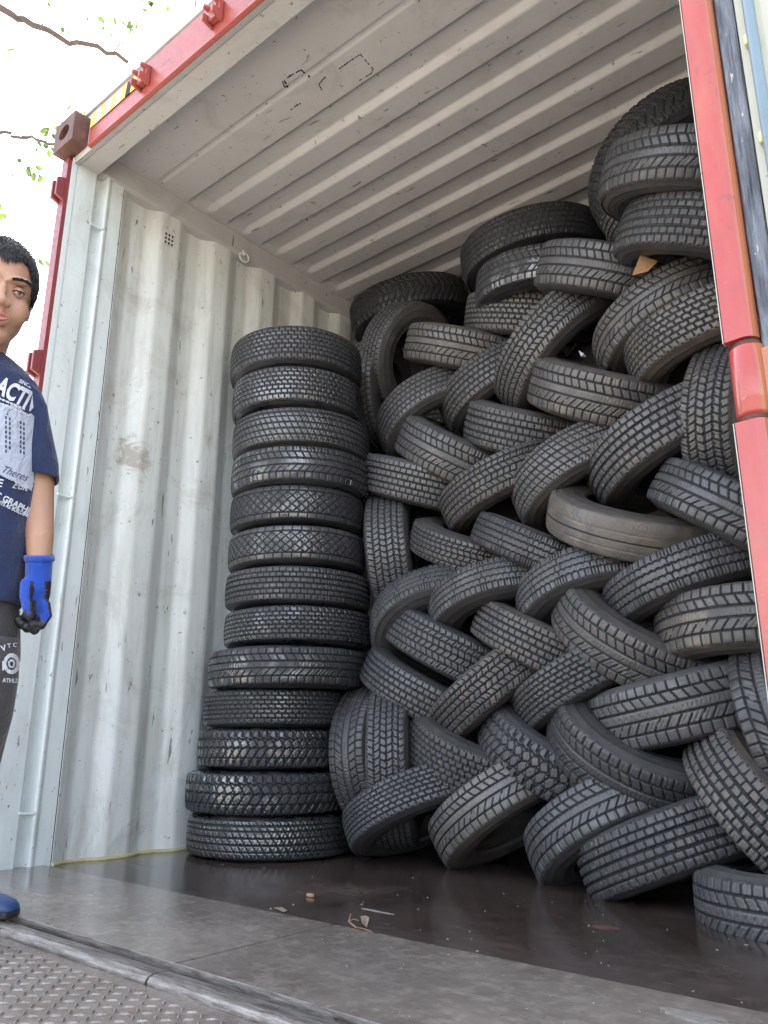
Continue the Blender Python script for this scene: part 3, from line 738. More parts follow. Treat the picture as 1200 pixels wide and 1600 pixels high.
# ------------------------------------------------------------------ litter
def scrap(name, pts, mat, label, cat, th=.002, bevel=0):
    b = MB(); n = len(pts); nrm = (pts[1]-pts[0]).cross(pts[2]-pts[0]).normalized()*th
    b.add(list(pts)+[p+nrm for p in pts], [tuple(range(n))[::-1], tuple(range(n, 2*n))]+[(i, (i+1) % n, n+(i+1) % n, n+i) for i in range(n)])
    o = b.build(name, mat); tag(o, label, cat); return o
M['card'] = simple('brown_cardboard', (.42,.24,.11), .8, nz=.12)
M['wood'] = simple('pale_wood', (.30,.19,.10), .7, nz=.2)
M['leafdry'] = simple('dry_leaf', (.22,.175,.13), .7, nz=.3, sc=80)
M['plast'] = simple('clear_plastic_scrap', (.35,.40,.45), .2)
dcard = (at(1005, 412, 1)-CAM).length and None
scrap('cardboard_piece', [at(a, b_, d_) for a, b_, d_ in ((1001, 398, 2.50), (1028, 408, 2.50), (1012, 424, 2.47), (988, 430, 2.46))], M['card'], 'torn brown cardboard corner caught between tyres at upper right', 'cardboard')
scrap('plastic_shard', [at(a, b_, d_) for a, b_, d_ in ((904, 548, 2.80), (912, 553, 2.79), (916, 558, 2.80), (908, 557, 2.79))], M['plast'], 'small pale plastic shard in the dark gap below the big leaning tyres', 'plastic scrap', .001)
ch = hitp(485, 1399, 2, .004); b = MB()
b.prism([(ch.x-.012, ch.y-.004), (ch.x+.009, ch.y-.007), (ch.x+.013, ch.y+.002), (ch.x-.006, ch.y+.007)], .0005, .009)
tag(b.build('wood_chip', M['wood'], bevel=.002), 'small tan wood chip on the wet floor in front of the tyre stack', 'wood chip')
b = MB(); b.tube([hitp(x, y, 2, z) for x, y, z in ((548, 1428, .012), (545, 1440, .004), (556, 1449, .010), (568, 1451, .004), (581, 1456, .005))], [.0012, .0016, .0016, .0013, .0008], 6)
b.tube([hitp(x, y, 2, z) for x, y, z in ((545, 1440, .004), (552, 1436, .012), (560, 1438, .018))], .0008, 5)
tag(b.build('twig', M['wood']), 'thin reddish bent twig lying at the plywood joint', 'twig')
c = [hitp(x, y, 2, .004) for x, y in ((563, 1432), (571, 1434), (577, 1441), (573, 1449), (565, 1446))]
for i, p in enumerate(c): p.z = .004+.010*((i*7) % 3)/2
scrap('dry_leaf', c, M['leafdry'], 'crumpled dry leaf beside the bent twig on the floor', 'leaf', .001)
c = [hitp(x, y, 2, .003) for x, y in ((428, 1418), (440, 1417), (449, 1422), (444, 1425))]
scrap('pale_splinter', c, M['leafdry'], 'pale splinter on wet boards left of the wood chip', 'splinter', .001)
# crumbs of dirt, sawdust and rubber on the boards
db = MB(); rs = random.Random(3)
for i in range(120):
    if i < 70: x, y = rs.uniform(.2, 2.2), rs.uniform(-.2, .9)
    else:
        x = rs.gauss(1.75, .35); y = rs.gauss(.35, .25)
    if not (0.05 < x < 2.3 and -.2 < y < .95): continue
    z = .0062 if y < .2085 else .0002
    r = rs.uniform(.0006, .0019)*(1.6 if rs.random() < .08 else 1); a = rs.uniform(0, 3.14); e = rs.uniform(1, 3)
    v = []
    for q in range(5):
        t = 2*math.pi*q/5; px, py = r*e*math.cos(t), r*math.sin(t)
        v.append((x+px*math.cos(a)-py*math.sin(a), y+px*math.sin(a)+py*math.cos(a), z))
    v.append((x, y, z+r*.9)); db.add(v, [(q, (q+1) % 5, 5) for q in range(5)])
M['crumb'] = simple('pale_crumbs', (.27,.25,.215), .8, nz=.4, sc=15)
tag(db.build('floor_crumbs', M['crumb']), kind='stuff')
# dried plaster patch on the board at lower right
def patch(cx_, cy_, rx, ry, z, mat, name, label, cat, n=38, seed=1, irr=.35):
    rs = random.Random(seed); ph = [rs.uniform(0, 6.28) for _ in range(5)]
    v = []; b = MB()
    for k in range(n):
        a = 2*math.pi*k/n; f = 1+irr*sum(math.sin(a*(j+2)+ph[j])/(j+1.5) for j in range(5))+rs.uniform(-.12, .12)
        v.append((cx_+rx*f*math.cos(a), cy_+ry*f*math.sin(a), z))
    b.add(v+[(x, y, z-.003) for x, y, z in v], [tuple(range(n))]+[(i, (i+1) % n, n+(i+1) % n, n+i) for i in range(n)]); return tag(b.build(name, mat), label, cat)
M['plaster'] = simple('dried_plaster', (.22,.205,.185), .7, nz=.45, sc=60, bump=.01)
M['reddust'] = simple('red_dust', (.11,.045,.032), .8, nz=.4, sc=60)
pp_ = hitp(1085, 1590, 2, .006); patch(pp_.x, pp_.y, .050, .018, .0085, M['plaster'], 'plaster_splash', 'flat whitish dried splash on the front board, bottom right', 'splash', seed=5)
pp_ = hitp(945, 1449, 2, 0); patch(pp_.x, pp_.y, .026, .014, .0012, M['reddust'], 'red_dust_patch', 'small smear of red brick dust on the dark floor below the tyres', 'dust patch', seed=2)
pp_ = hitp(588, 1424, 2, 0); patch(pp_.x, pp_.y, .045, .004, .0012, M['plaster'], 'dried_streak', 'thin pale dried streak on the floor behind the twig', 'streak', seed=9)
# ------------------------------------------------------------------ tree beyond the container
TB = at(-700, 500, 7.5)
tree = empty('tree', (TB.x, TB.y, -1.25), 'leafy tree with bare thin branches and sparse yellow-green leaves above the container corner', 'tree')
M['bark'] = simple('branch_bark', (.075,.055,.05), .8, nz=.35, sc=30, bump=.01)
def leafm():
    n = N('sunlit_leaf'); info = n.t.nodes.new('ShaderNodeObjectInfo')
    a = n.noise(n.tc.outputs['Object'], 3.5, 2, .5)
    col = n.ramp(a, [(.3, (.03,.06,.012)), (.6, (.08,.13,.02)), (.8, (.13,.10,.03))])
    m_ = n.out(col, .5); n.b.inputs['Transmission Weight'].default_value = 0
    tr = n.t.nodes.new('ShaderNodeBsdfTranslucent'); n.t.links.new(col, tr.inputs[0])
    mx = n.t.nodes.new('ShaderNodeMixShader'); mx.inputs[0].default_value = .55
    n.t.links.new(n.b.outputs[0], mx.inputs[1]); n.t.links.new(tr.outputs[0], mx.inputs[2])
    n.t.links.new(mx.outputs[0], n.t.nodes['Material Output'].inputs[0]); return m_
M['leaf'] = leafm()
tk = MB(); tk.tube([(TB.x+a, TB.y+c, z) for a, c, z in ((0, 0, -1.25), (.05, 0, 1), (-.1, .05, 3.2), (0, .05, 5.2), (.1, 0, 7.2), (.2, 0, 9))], [.22, .19, .16, .13, .09, .03], 12); tk.build('trunk', M['bark'], tree, smooth=True)
rs = random.Random(11)
br = MB(); tips = []
def wob(pts, n=5, amp=.03):
    o = []
    for p, q in zip(pts, pts[1:]):
        for i in range(n):
            t = i/n; o.append(p.lerp(q, t)+Vector((rs.uniform(-amp, amp), rs.uniform(-amp, amp), rs.uniform(-amp, amp)))*(0 if i == 0 else 1))
    return o+[pts[-1]]
def branch(px, d0, r0, r1, root=None, amp=.03):
    pts = [at(x, y, d0+.12*i) for i, (x, y) in enumerate(px)]
    if root is not None: pts = [Vector((TB.x, TB.y, root[2])), at(-330, px[0][1]+40, d0+.5)]+pts
    w_ = wob(pts, 5, amp); n = len(w_); br.tube(w_, [.58*(r0+(r1-r0)*(i/(n-1))**.7) for i in range(n)], 7)
    return w_
B1 = branch([(-60, -15), (0, 12), (60, 42), (120, 66), (200, 98)], 6.0, .075, .030, (-6.3, 1.9, 4.4))
B2 = branch([(170, 82), (195, 66), (235, 58), (270, 42), (300, 25)], 6.45, .012, .005)
B3 = branch([(-60, 195), (0, 208), (40, 216), (85, 225), (120, 215)], 6.2, .035, .018, (-6.35, 1.9, 3.4))
B4 = branch([(-40, 255), (0, 268), (35, 285), (78, 294)], 6.2, .012, .006, (-6.4, 1.9, 2.8))
B5 = branch([(-40, 330), (0, 349), (30, 360), (50, 392), (60, 408)], 6.2, .014, .006, (-6.4, 1.9, 2.6))
B6 = branch([(-30, 300), (0, 315), (4, 330)], 6.2, .012, .006, (-6.4, 1.9, 2.7))
B7 = branch([(200, 98), (222, 105), (228, 108)], 6.5, .010, .004)
B8 = branch([(60, 42), (75, 20), (80, 0), (100, -40)], 6.1, .010, .006)
B9 = branch([(85, 225), (95, 195), (92, 180)], 6.3, .008, .004)
B10 = branch([(240, 60), (290, 35), (320, 15)], 6.6, .006, .003)
B11 = branch([(100, -40), (130, 0), (142, 12)], 6.1, .008, .004)
br.build('branch', M['bark'], tree, smooth=True)
lf = MB(); tw = MB()
def leaf(p, L=.07, nrm=None):
    d = Vector((rs.gauss(0, .5), rs.gauss(0, .5), rs.gauss(-.9, .4))).normalized(); s_ = d.cross(Vector((rs.gauss(0, 1), rs.gauss(0, 1), rs.gauss(0, .3)))).normalized()
    up = s_.cross(d); W_ = L*.30
    prof = [(0, 0), (.25, .8), (.5, 1), (.75, .7), (1, 0)]; v = []
    for t, w_ in prof:
        c = p+d*L*t+up*(-.12*L*math.sin(t*3.1)); v += [c-s_*W_*w_+up*W_*w_*.35, c, c+s_*W_*w_+up*W_*w_*.35]
    lf.add(v, [(3*i+k, 3*i+k+1, 3*i+4+k, 3*i+3+k) for i in range(4) for k in range(2)])
def cluster(px, py, n, spread=10, L=.085, d=6.4):
    if n >= 2:
        e0 = at(px-rs.uniform(14, 34), py-rs.uniform(-16, 22), d); tw.tube([e0, e0.lerp(at(px, py, d), .5)+Vector((0, 0, rs.uniform(-.03, .03))), at(px, py, d), at(px+rs.uniform(4, 12), py+rs.uniform(-6, 12), d)], [.0045, .0035, .0028, .0012], 5)
    for _ in range(n):
        p = at(px+rs.gauss(0, spread), py+rs.gauss(0, spread), d+rs.uniform(-.15, .15)); leaf(p, L*rs.uniform(.6, 1.2))
for q in ((103, 32, 3, 6), (150, 32, 3, 6), (165, 50, 2, 5), (188, 28, 3, 5), (205, 36, 9, 7), (240, 8, 7, 8), (225, 2, 3, 5), (258, 78, 2, 5), (27, 78, 2, 4), (75, 5, 2, 5), (2, 95, 1, 4), (135, 22, 1, 3), (245, 100, 2, 6),
          (48, 262, 7, 6), (66, 272, 3, 4), (38, 245, 2, 4), (85, 200, 4, 7), (130, 175, 2, 5), (75, 228, 3, 6), (62, 222, 2, 6), (3, 318, 3, 5), (8, 330, 3, 4), (55, 408, 4, 5), (58, 425, 3, 4), (60, 400, 2, 5), (100, 178, 2, 6), (305, 8, 2, 5), (168, 148, 1, 3),
          (-40, 60, 14, 22), (-60, 160, 14, 25), (-50, 300, 14, 25)):
    cluster(*q)
tag(tw.build('twigs', M['bark'], tree, smooth=True), kind='stuff')
lfo = lf.build('leaves', M['leaf'], tree, fix=False); tag(lfo, kind='stuff')
# ------------------------------------------------------------------ the boy
D0 = 1.6
K = D0/FPX                                # metres per photograph pixel at his distance
hc = at(-3, 463, D0)                      # between the eyes
F2 = Vector((CAM.x-hc.x, CAM.y-hc.y, 0)).normalized(); F2.rotate(Euler((0, 0, math.radians(4))))
X2 = Vector((-F2.y, F2.x, 0)); Z2 = Vector((0, 0, 1))
if X2.dot(RT) < 0: X2 = -X2
feet = Vector((hc.x, hc.y, -.012))
boy = empty('person', feet, 'boy in navy printed T-shirt, dark trousers and blue glove at the left edge', 'person')
M['skin'] = simple('skin', (.35,.20,.135), .5, nz=.06, sc=12); M['skin'].node_tree.nodes['Principled BSDF'].inputs['Subsurface Weight'].default_value = .12
M['skin'].node_tree.nodes['Principled BSDF'].inputs['Subsurface Radius'].default_value = (.012, .005, .003)
M['lip'] = simple('lips', (.36,.15,.12), .45, nz=.1)
M['hair'] = simple('black_hair', (.010,.009,.010), .6, nz=.3, sc=200)
M['eyew'] = simple('eye_white', (.26,.235,.225), .2, nz=.02); M['iris'] = simple('dark_iris', (.025,.014,.010), .1)
def cloth(name, c, sc=300, r=.85, nz=.14):
    n = N(name); o = n.tc.outputs['Object']; a = n.noise(o, sc, 2, .5); b = n.noise(n.map((1.6, 1.6, .8), (0, .5, .3)), 9, 4, .55, 1.2)
    col = n.mix(b, tuple(q*(1-nz) for q in c), tuple(q*(1+nz) for q in c))
    return n.out(col, r, n.bump(n.math('ADD', n.math('MULTIPLY', a, .12), b), .8, .02), spec=.25, **{'Sheen Weight': .25})
M['navy'] = cloth('navy_cotton', (.015,.027,.078)); M['grey'] = cloth('charcoal_cloth', (.052,.050,.054))
M['print'] = cloth('white_print', (.50,.54,.62), nz=.2, sc=120); M['printg'] = cloth('pale_print', (.34,.385,.48), nz=.3, sc=120)
M['glove'] = cloth('blue_knit_glove', (.012,.060,.36), 500); M['coat'] = simple('black_rubber_coating', (.018,.021,.024), .45, nz=.3, sc=60, bump=.01)
M['shoe'] = simple('navy_shoe_rubber', (.035,.075,.19), .4, nz=.2)
def ell(bm_, c, r, rot=None, sub=3):
    g_ = bmesh.ops.create_icosphere(bm_, subdivisions=sub, radius=1)
    mt = Matrix.Diagonal((*r, 1))
    if rot: mt = Euler(rot).to_matrix().to_4x4() @ mt
    mt.translation = Vector(c); bmesh.ops.transform(bm_, matrix=mt, verts=g_['verts'])
def cap(bm_, pts, rads, n=16):
    b = MB(); b.tube(pts, rads, n); vs = [bm_.verts.new(v) for v in b.v]
    for f in b.f:
        try: bm_.faces.new([vs[i] for i in f])
        except ValueError: pass
    for p, r in zip(pts, rads if isinstance(rads, (list, tuple)) else [rads]*len(pts)): ell(bm_, p, (r, r, r), sub=2)
def fuse(bm_, voxel, smooth_it=6, fac=.5):
    me = bpy.data.meshes.new('tmp'); bmesh.ops.recalc_face_normals(bm_, faces=bm_.faces); bm_.to_mesh(me); bm_.free()
    o = bpy.data.objects.new('tmp', me); COL.objects.link(o)
    q = o.modifiers.new('r', 'REMESH'); q.mode = 'VOXEL'; q.voxel_size = voxel
    q = o.modifiers.new('s', 'SMOOTH'); q.iterations = smooth_it; q.factor = fac
    bpy.context.view_layer.update()
    r = bpy.data.meshes.new_from_object(o.evaluated_get(bpy.context.evaluated_depsgraph_get()))
    bpy.data.objects.remove(o); r.materials.clear(); r.polygons.foreach_set('use_smooth', [True]*len(r.polygons)); return r
def push(me, c, rad, vec):
    c = RH @ Vector(c); vec = RH3 @ Vector(vec)
    for v in me.vertices:
        d = (v.co-c).length
        if d < rad*2.2: v.co += vec*math.exp(-(d/rad)**2)
def LW(p): return hc+X2*p[0]+F2*p[1]+Z2*p[2]                   # head frame (x right in the picture, y forward, z up)
HM = Matrix((X2, F2, Z2)).transposed().to_4x4(); HM.translation = hc
HT = Matrix.Rotation(math.radians(3), 4, 'Y')
def W(px, py, dt=0.0): return at(px, py, D0+dt)
HI = HM.inverted()
def h(px, py, dt=0): return HI @ W(px, py, dt)
s_ = 1.02
RH = Matrix.Rotation(math.radians(-11), 4, 'X') @ Matrix.Diagonal((.93, 1, 1, 1)); RH3 = RH.to_3x3(); HH = HM @ RH; FH = (HH.to_3x3() @ Vector((0, 1, 0))).normalized()
b = bmesh.new()
E_ = lambda c, r, rot=None: ell(b, [q*s_ for q in c], [q*s_ for q in r], rot)
E_((0, -.022, .032), (.069, .088, .080)); E_((0, .006, -.028), (.058, .066, .074)); E_((0, .036, -.087), (.032, .032, .024)); E_((0, -.004, -.066), (.040, .048, .030))
for sx in (-1, 1):
    E_((sx*.033, .040, -.034), (.026, .026, .032)); E_((sx*.030, .063, .021), (.027, .012, .009)); E_((sx*.012, .088, -.036), (.0095, .010, .0085))
    E_((sx*.064, -.020, -.010), (.006, .015, .024))
E_((0, .080, -.012), (.009, .012, .026), (.28, 0, 0)); E_((0, .093, -.033), (.0115, .012, .0105))
E_((0, .074, -.062), (.026, .014, .016))
bmesh.ops.transform(b, matrix=RH, verts=b.verts)
cap(b, [LWp for LWp in (Vector((0, -.022, -.06)), h(-29, 560, .03), h(-30, 585, .04), h(-24, 640, .04))], [.040, .041, .050, .07])
# left arm: shoulder, elbow, wrist, hand core
cap(b, [h(-20, 650, .07), h(36, 660, .09), h(49, 690, .08), h(56, 750, .08), h(59, 800, .06), h(62, 840, .03), h(61, 880, .02), h(58, 915, .02)], [.05, .036, .038, .037, .032, .0275, .0235, .022])
cap(b, [h(-14, 640, .04), h(-78, 655, .03), h(-96, 700, .05), h(-108, 790, .06), h(-112, 880, .02), h(-110, 930, .0)], [.06, .050, .043, .037, .024, .022])
cap(b, [h(-25, 660, .05), h(-35, 760, .05), h(-45, 880, .05), h(-52, 960, .05)], [.08, .085, .085, .09])
hm = fuse(b, .0042, 4)
for sx in (-1, 1):
    push(hm, (sx*.031*s_, .074*s_, -.001), .0120, (0, -.0070, 0)); push(hm, (sx*.050, .060, .0), .014, (0, -.004, 0))
    push(hm, (sx*.021*s_, .086, -.052), .012, (0, -.003, 0)); push(hm, (sx*.006, .093, -.046), .004, (0, 0, .003))
push(hm, (0, .086, -.063), .0042, (0, -.004, 0)); push(hm, (.010, .085, -.063), .004, (0, -.004, 0)); push(hm, (-.010, .085, -.063), .004, (0, -.004, 0))
push(hm, (0, .075, -.078), .009, (0, -.005, 0))
hm.transform(HM)
body = link('body', hm, M['skin'], boy)
def sph(c, r, sc=(1, 1, 1), n=16):
    bb = bmesh.new(); bmesh.ops.create_uvsphere(bb, u_segments=n*2, v_segments=n, radius=r); me = bpy.data.meshes.new('s'); bb.to_mesh(me); bb.free()
    me.transform(HH @ Matrix.Translation(Vector(c)) @ Matrix.Diagonal((*sc, 1))); return me
for sx in (-1, 1):
    ec = Vector((sx*.0315*s_, .0562*s_, -.001))
    e = link('eye', sph(ec, .0112), M['eyew'], boy, True)
    link('iris', sph(ec+Vector((.001, .0066, -.0010)), .0062, (1, .85, 1)), M['iris'], e, True)
    lid = MB()
    for a0, a1, rr in ((7, 80, .0122), (-34, -13, .0117)):
        na, nb = 9, 20; vs = []
        for i in range(na):
            for j in range(nb):
                yaw_ = math.radians(-92+184*j/(nb-1)); edge = (1-abs(j/(nb-1)*2-1)**2.2)
                base = (a0 if a0 > 0 else a1)*edge
                el = math.radians(base+((a1 if a0 > 0 else a0)-base)*i/(na-1))
                vs.append(HH @ (ec+Vector((rr*math.cos(el)*math.sin(yaw_), rr*math.cos(el)*math.cos(yaw_), rr*math.sin(el)))))
        lid.add(vs, [(i*nb+j, i*nb+j+1, (i+1)*nb+j+1, (i+1)*nb+j) for i in range(na-1) for j in range(nb-1)])
    lid.build('eyelid', M['skin'], e, True, solid=.0008)
    lash = MB(); lash.tube([HH @ (ec+Vector((.0126*math.cos(math.radians(7*(1-abs(t)**2.2)))*math.sin(math.radians(t*80)), .0126*math.cos(math.radians(7*(1-abs(t)**2.2)))*math.cos(math.radians(t*80)), .0126*math.sin(math.radians(7*(1-abs(t)**2.2)))))) for t in [-1+.2*i for i in range(11)]], .0009, 5)
    lash.build('eyelash', M['hair'], e)
    brw = MB()
    tr_ = BVHTree.FromPolygons([v.co for v in hm.vertices], [p.vertices for p in hm.polygons])
    for i in range(190):
        t = random.random(); x = sx*(.014+.036*t); z = .0190+.0035*math.sin(t*2.4)-.004*t*t+random.uniform(-.0028, .0028)*(1-.5*t)
        p = HH @ Vector((x*s_, .2, z)); hit_ = tr_.ray_cast(p, -FH)
        if hit_[0] is None: continue
        d = (X2*sx+Z2*random.uniform(-.3, .5)+FH*.25).normalized()*.007
        brw.tube([hit_[0]+FH*.0003, hit_[0]+d*.5+FH*.0012, hit_[0]+d+FH*.0004], [.0006, .0005, .0001], 3, cap=False)
    brw.build('eyebrow', M['hair'], boy)
# lips
lp = MB(); bvh = BVHTree.FromPolygons([v.co for v in hm.vertices], [p.vertices for p in hm.polygons])
for z0, z1 in ((-.0525, -.0622), (-.0638, -.0735)):
    na, nb = 6, 17; vs = []
    for i in range(na):
        for j in range(nb):
            t = -1+2*j/(nb-1); e_ = (1-abs(t)**2.4); zc = -.0630; z = zc+((z0+(z1-z0)*i/(na-1))-zc)*e_+(.0015*abs(t) if 1 else 0)
            if z0 > -.06 and i == 0: z -= .0016*math.exp(-(t/.16)**2)
            hit_ = bvh.ray_cast(HH @ Vector((t*.0225, .2, z)), -FH); p = hit_[0] if hit_[0] else HH @ Vector((t*.0225, .08, z))
            vs.append(p+FH*(.0008+.0030*math.sin(math.pi*i/(na-1))*e_))
    lp.add(vs, [(i*nb+j, i*nb+j+1, (i+1)*nb+j+1, (i+1)*nb+j) for i in range(na-1) for j in range(nb-1)])
lp.build('lips', M['lip'], boy, True, solid=.0006)
# hair: a cap that follows the skull, roughened with short strands
b = bmesh.new(); ell(b, (0, -.030*s_, .038*s_), (.0765*s_, .0960*s_, .088*s_), None, 5)
kill = []
for v in b.verts:
    x, y, z = v.co
    line = .066-.010*math.cos(x*40) if abs(x) < .045 else .066-(abs(x)-.045)*2.6
    lim = line if y > .0 else (line-.02-(-y)*1.1)
    lim = max(lim, -.062 if y < -.02 else -.022)
    if y > -.01 and z < lim: kill.append(v)
    elif y <= -.01 and z < lim: kill.append(v)
bmesh.ops.delete(b, geom=kill, context='VERTS')
hme = bpy.data.meshes.new('hair'); b.to_mesh(hme); b.free(); 
ho = MB(); ho.v = [tuple(HH @ v.co) for v in hme.vertices]; ho.f = [tuple(p.vertices) for p in hme.polygons]; ho.mi = [0]*len(ho.f)
rs = random.Random(5); vv_ = [v.co.copy() for v in hme.vertices]; nn_ = [v.normal.copy() for v in hme.vertices]
for i in range(9000):
    k = rs.randrange(len(vv_)); p = vv_[k]+Vector((rs.uniform(-.002, .002), rs.uniform(-.002, .002), rs.uniform(-.002, .002))); n_ = nn_[k]
    flow = Vector((p.x*4, .6+p.y*2, -.9+max(0, p.z)*4)); flow = (flow-n_*flow.dot(n_)).normalized()
    L_ = rs.uniform(.006, .012); q1 = p+(flow*.8+n_*.22+Vector((rs.gauss(0, .12), rs.gauss(0, .12), rs.gauss(0, .10)))).normalized()*L_*.55
    q2 = q1+(flow*.95+n_*.05+Vector((rs.gauss(0, .2), rs.gauss(0, .2), rs.gauss(0, .2)))).normalized()*L_*.5
    ho.tube([HH @ p, HH @ q1, HH @ q2], [.0006, .0005, .0001], 3, cap=False)
ho.build('hair', M['hair'], boy, False, fix=False)
# lofted clothes
def loft(name, rings, mat, n=40, par=None, folds=0, solid=0, close=True, ry=None):
    "ring: (px, py, dt, half width px, half depth m)"
    mb = MB(); rs = random.Random(hash_(name)); ph = [rs.uniform(0, 6.28) for _ in range(8)]
    dense = []
    for a, b_ in zip(rings, rings[1:]):
        for i in range(6): t = i/6; dense.append([p+(q-p)*t for p, q in zip(a, b_)])
    dense.append(list(rings[-1]))
    for k, (px, py, dt, hw, hd) in enumerate(dense):
        c = W(px, py, dt); T = k/len(dense)
        for j in range(n):
            a = 2*math.pi*j/n; f = 1+folds*(math.sin(3*a+ph[0]+T*5)*.5+math.sin(5*a+ph[1]-T*9)*.35+math.sin(9*a+ph[2]+T*14)*.22)
            ca, sa = math.cos(a), math.sin(a); ex = .86
            mb.v.append(tuple(c+X2*(math.copysign(abs(ca)**ex, ca)*hw*K*f)+F2*(math.copysign(abs(sa)**ex, sa)*hd*f)))
    R_ = len(dense)
    mb.f = [(k*n+j, k*n+(j+1) % n, (k+1)*n+(j+1) % n, (k+1)*n+j) for k in range(R_-1) for j in range(n)]
    if close: mb.f += [tuple(range(n))]
    mb.mi = [0]*len(mb.f)
    return mb, mb.build(name, mat, par, True, solid=solid)
tb, shirt = loft('t_shirt', [(-24, 557, .03, 33, .050), (-24, 563, .035, 43, .058), (-25, 577, .04, 62, .072), (-27, 595, .04, 82, .088), (-29, 618, .04, 91, .098), (-31, 655, .04, 93, .106), (-33, 695, .04, 89, .108), (-36, 760, .04, 89, .110), (-42, 850, .04, 91, .112), (-48, 915, .04, 82, .115), (-50, 946, .04, 78, .117)], M['navy'], 72, boy, .030, .003, close=False)
sb_, sleeve = loft('sleeve', [(34, 606, .05, 18, .040), (36, 616, .055, 28, .046), (40, 635, .06, 33, .050), (44, 660, .065, 33, .052), (49, 695, .07, 34, .052), (55, 725, .075, 34, .053), (58, 750, .08, 33, .054)], M['navy'], 48, shirt, .035, .003, close=False)
sb2, sl2 = loft('sleeve', [(-66, 605, .03, 28, .050), (-80, 632, .03, 36, .056), (-92, 690, .04, 38, .058), (-100, 750, .05, 38, .060)], M['navy'], 40, shirt, .02, .003, close=False)
# belted waist hidden by the shirt, left and right trouser leg
_, tro = loft('trousers', [(-50, 925, .04, 74, .100), (-50, 960, .04, 76, .103), (-50, 1000, .04, 76, .103), (-50, 1030, .04, 76, .102)], M['grey'], 48, boy, .01, .002)
_, lg1 = loft('trouser_leg', [(-14, 1000, .03, 41, .085), (-14, 1060, .03, 39, .082), (-22, 1120, .05, 38, .078), (-38, 1190, .09, 37, .072), (-62, 1270, .15, 33, .065), (-58, 1340, .26, 26, .058), (-48, 1400, .34, 24, .055)], M['grey'], 40, tro, .02, .002, close=False)
_, lg2 = loft('trouser_leg', [(-88, 1000, .05, 41, .085), (-96, 1100, .05, 39, .08), (-108, 1250, .03, 36, .07), (-116, 1400, .0, 33, .06), (-120, 1520, -.02, 31, .06)], M['grey'], 40, tro, .02, .002, close=False)
# shoes
def shoe(toe, heel):
    b = MB(); d = (toe-heel); n = 24; rings = 12; up = Z2; sd_ = d.normalized().cross(up)
    prof = [(0, .55, .055), (.06, .85, .062), (.2, .95, .066), (.35, .9, .066), (.5, .95, .060), (.65, 1.05, .052), (.8, 1.05, .044), (.92, .85, .036), (.98, .55, .028), (1.0, .2, .018)]
    for (t, w_, hh) in prof:
        c = heel+d*t
        for j in range(n):
            a = 2*math.pi*j/n; ca, sa = math.cos(a), math.sin(a)
            b.v.append(tuple(c+sd_*(ca*.042*w_)+up*(hh/2+math.copysign(abs(sa)**.6, sa)*hh/2)))
    R_ = len(prof); b.f = [(k*n+j, k*n+(j+1) % n, (k+1)*n+(j+1) % n, (k+1)*n+j) for k in range(R_-1) for j in range(n)]+[tuple(range(n)), tuple(range((R_-1)*n, R_*n))]; b.mi = [0]*len(b.f)
    o = b.build('shoe', M['shoe'], boy, True)
    s2 = MB(); ring = []
    for t, w_ in ((0, .5), (.05, .9), (.2, 1.0), (.5, 1.0), (.65, 1.1), (.8, 1.1), (.92, .9), (.98, .6), (1.005, .25)): ring.append((t, w_))
    poly = [heel+d*t+sd_*(.045*w_) for t, w_ in ring]+[heel+d*t-sd_*(.045*w_) for t, w_ in ring[::-1]]
    k = len(poly); s2.add([p-up*.001 for p in poly]+[p+up*.014 for p in poly], [tuple(range(k))[::-1], tuple(range(k, 2*k))]+[(i, (i+1) % k, k+(i+1) % k, k+i) for i in range(k)])
    s2.build('sole', M['coat'], o, bevel=.002)
tp = hitp(23, 1432, 2, .008); hl_ = tp+(hitp(-75, 1428, 2, .008)-tp).normalized()*.24
shoe(tp, hl_)
bf = at(-120, 1520, D0-.02); shoe(Vector((bf.x+.12, bf.y-.10, -.010)), Vector((bf.x-.02, bf.y+.06, -.010)))
# glove: cuff, back of the hand, thumb and four curled fingers
b = bmesh.new()
cap(b, [h(61, 878, .02), h(60, 900, .02), h(58, 918, .02)], [.0265, .0255, .027], 20)
ell(b, h(57, 925, .02), (.0275, .022, .036)); ell(b, h(56, 945, .02), (.0265, .020, .028))
fing = [((70, 945, .012), (73, 962, .010), (64, 977, .000), (52, 974, -.012)), ((63, 952, .030), (64, 972, .028), (54, 985, .018), (42, 978, .006)),
        ((54, 952, .034), (52, 972, .034), (43, 982, .024), (34, 973, .014)), ((46, 948, .030), (42, 966, .034), (34, 976, .026), (29, 968, .018))]
for f_ in fing: cap(b, [h(*q) for q in f_], [.0115, .0108, .0100, .0092], 12)
cap(b, [h(42, 912, -.006), h(40, 930, -.018), (h(43, 948, -.024)), h(47, 962, -.022)], [.0135, .0120, .0110, .0098], 12)
gm = fuse(b, .0032, 3); gm.transform(HM)
gm.materials.append(M['glove']); gm.materials.append(M['coat'])
nrm_l = (-X2*.75+Z2*-.35-F2*.15).normalized()
for p in gm.polygons:
    c = p.center; q = c-CAM; z = q.dot(FW); px = 600+FPX*q.dot(RT)/z; py = 800-FPX*q.dot(UP)/z
    edge = 958+(px-45)*.55+4*math.sin(px*.9)
    palm = p.normal.dot(nrm_l) > .45 and py > 908
    thumb_gap = (46 < px < 57 and py > 935)
    if py > edge or palm or (thumb_gap and py > 938): p.material_index = 1
glv = link('glove', gm, None, boy, True)
cf = MB(); cf.tube([W(62, 867, .02), W(62, 870, .02), W(61, 874, .02), W(61, 877, .02)], [.0265, .0295, .0295, .027], 28, cap=False); cf.build('cuff', M['glove'], glv, True, solid=.002)
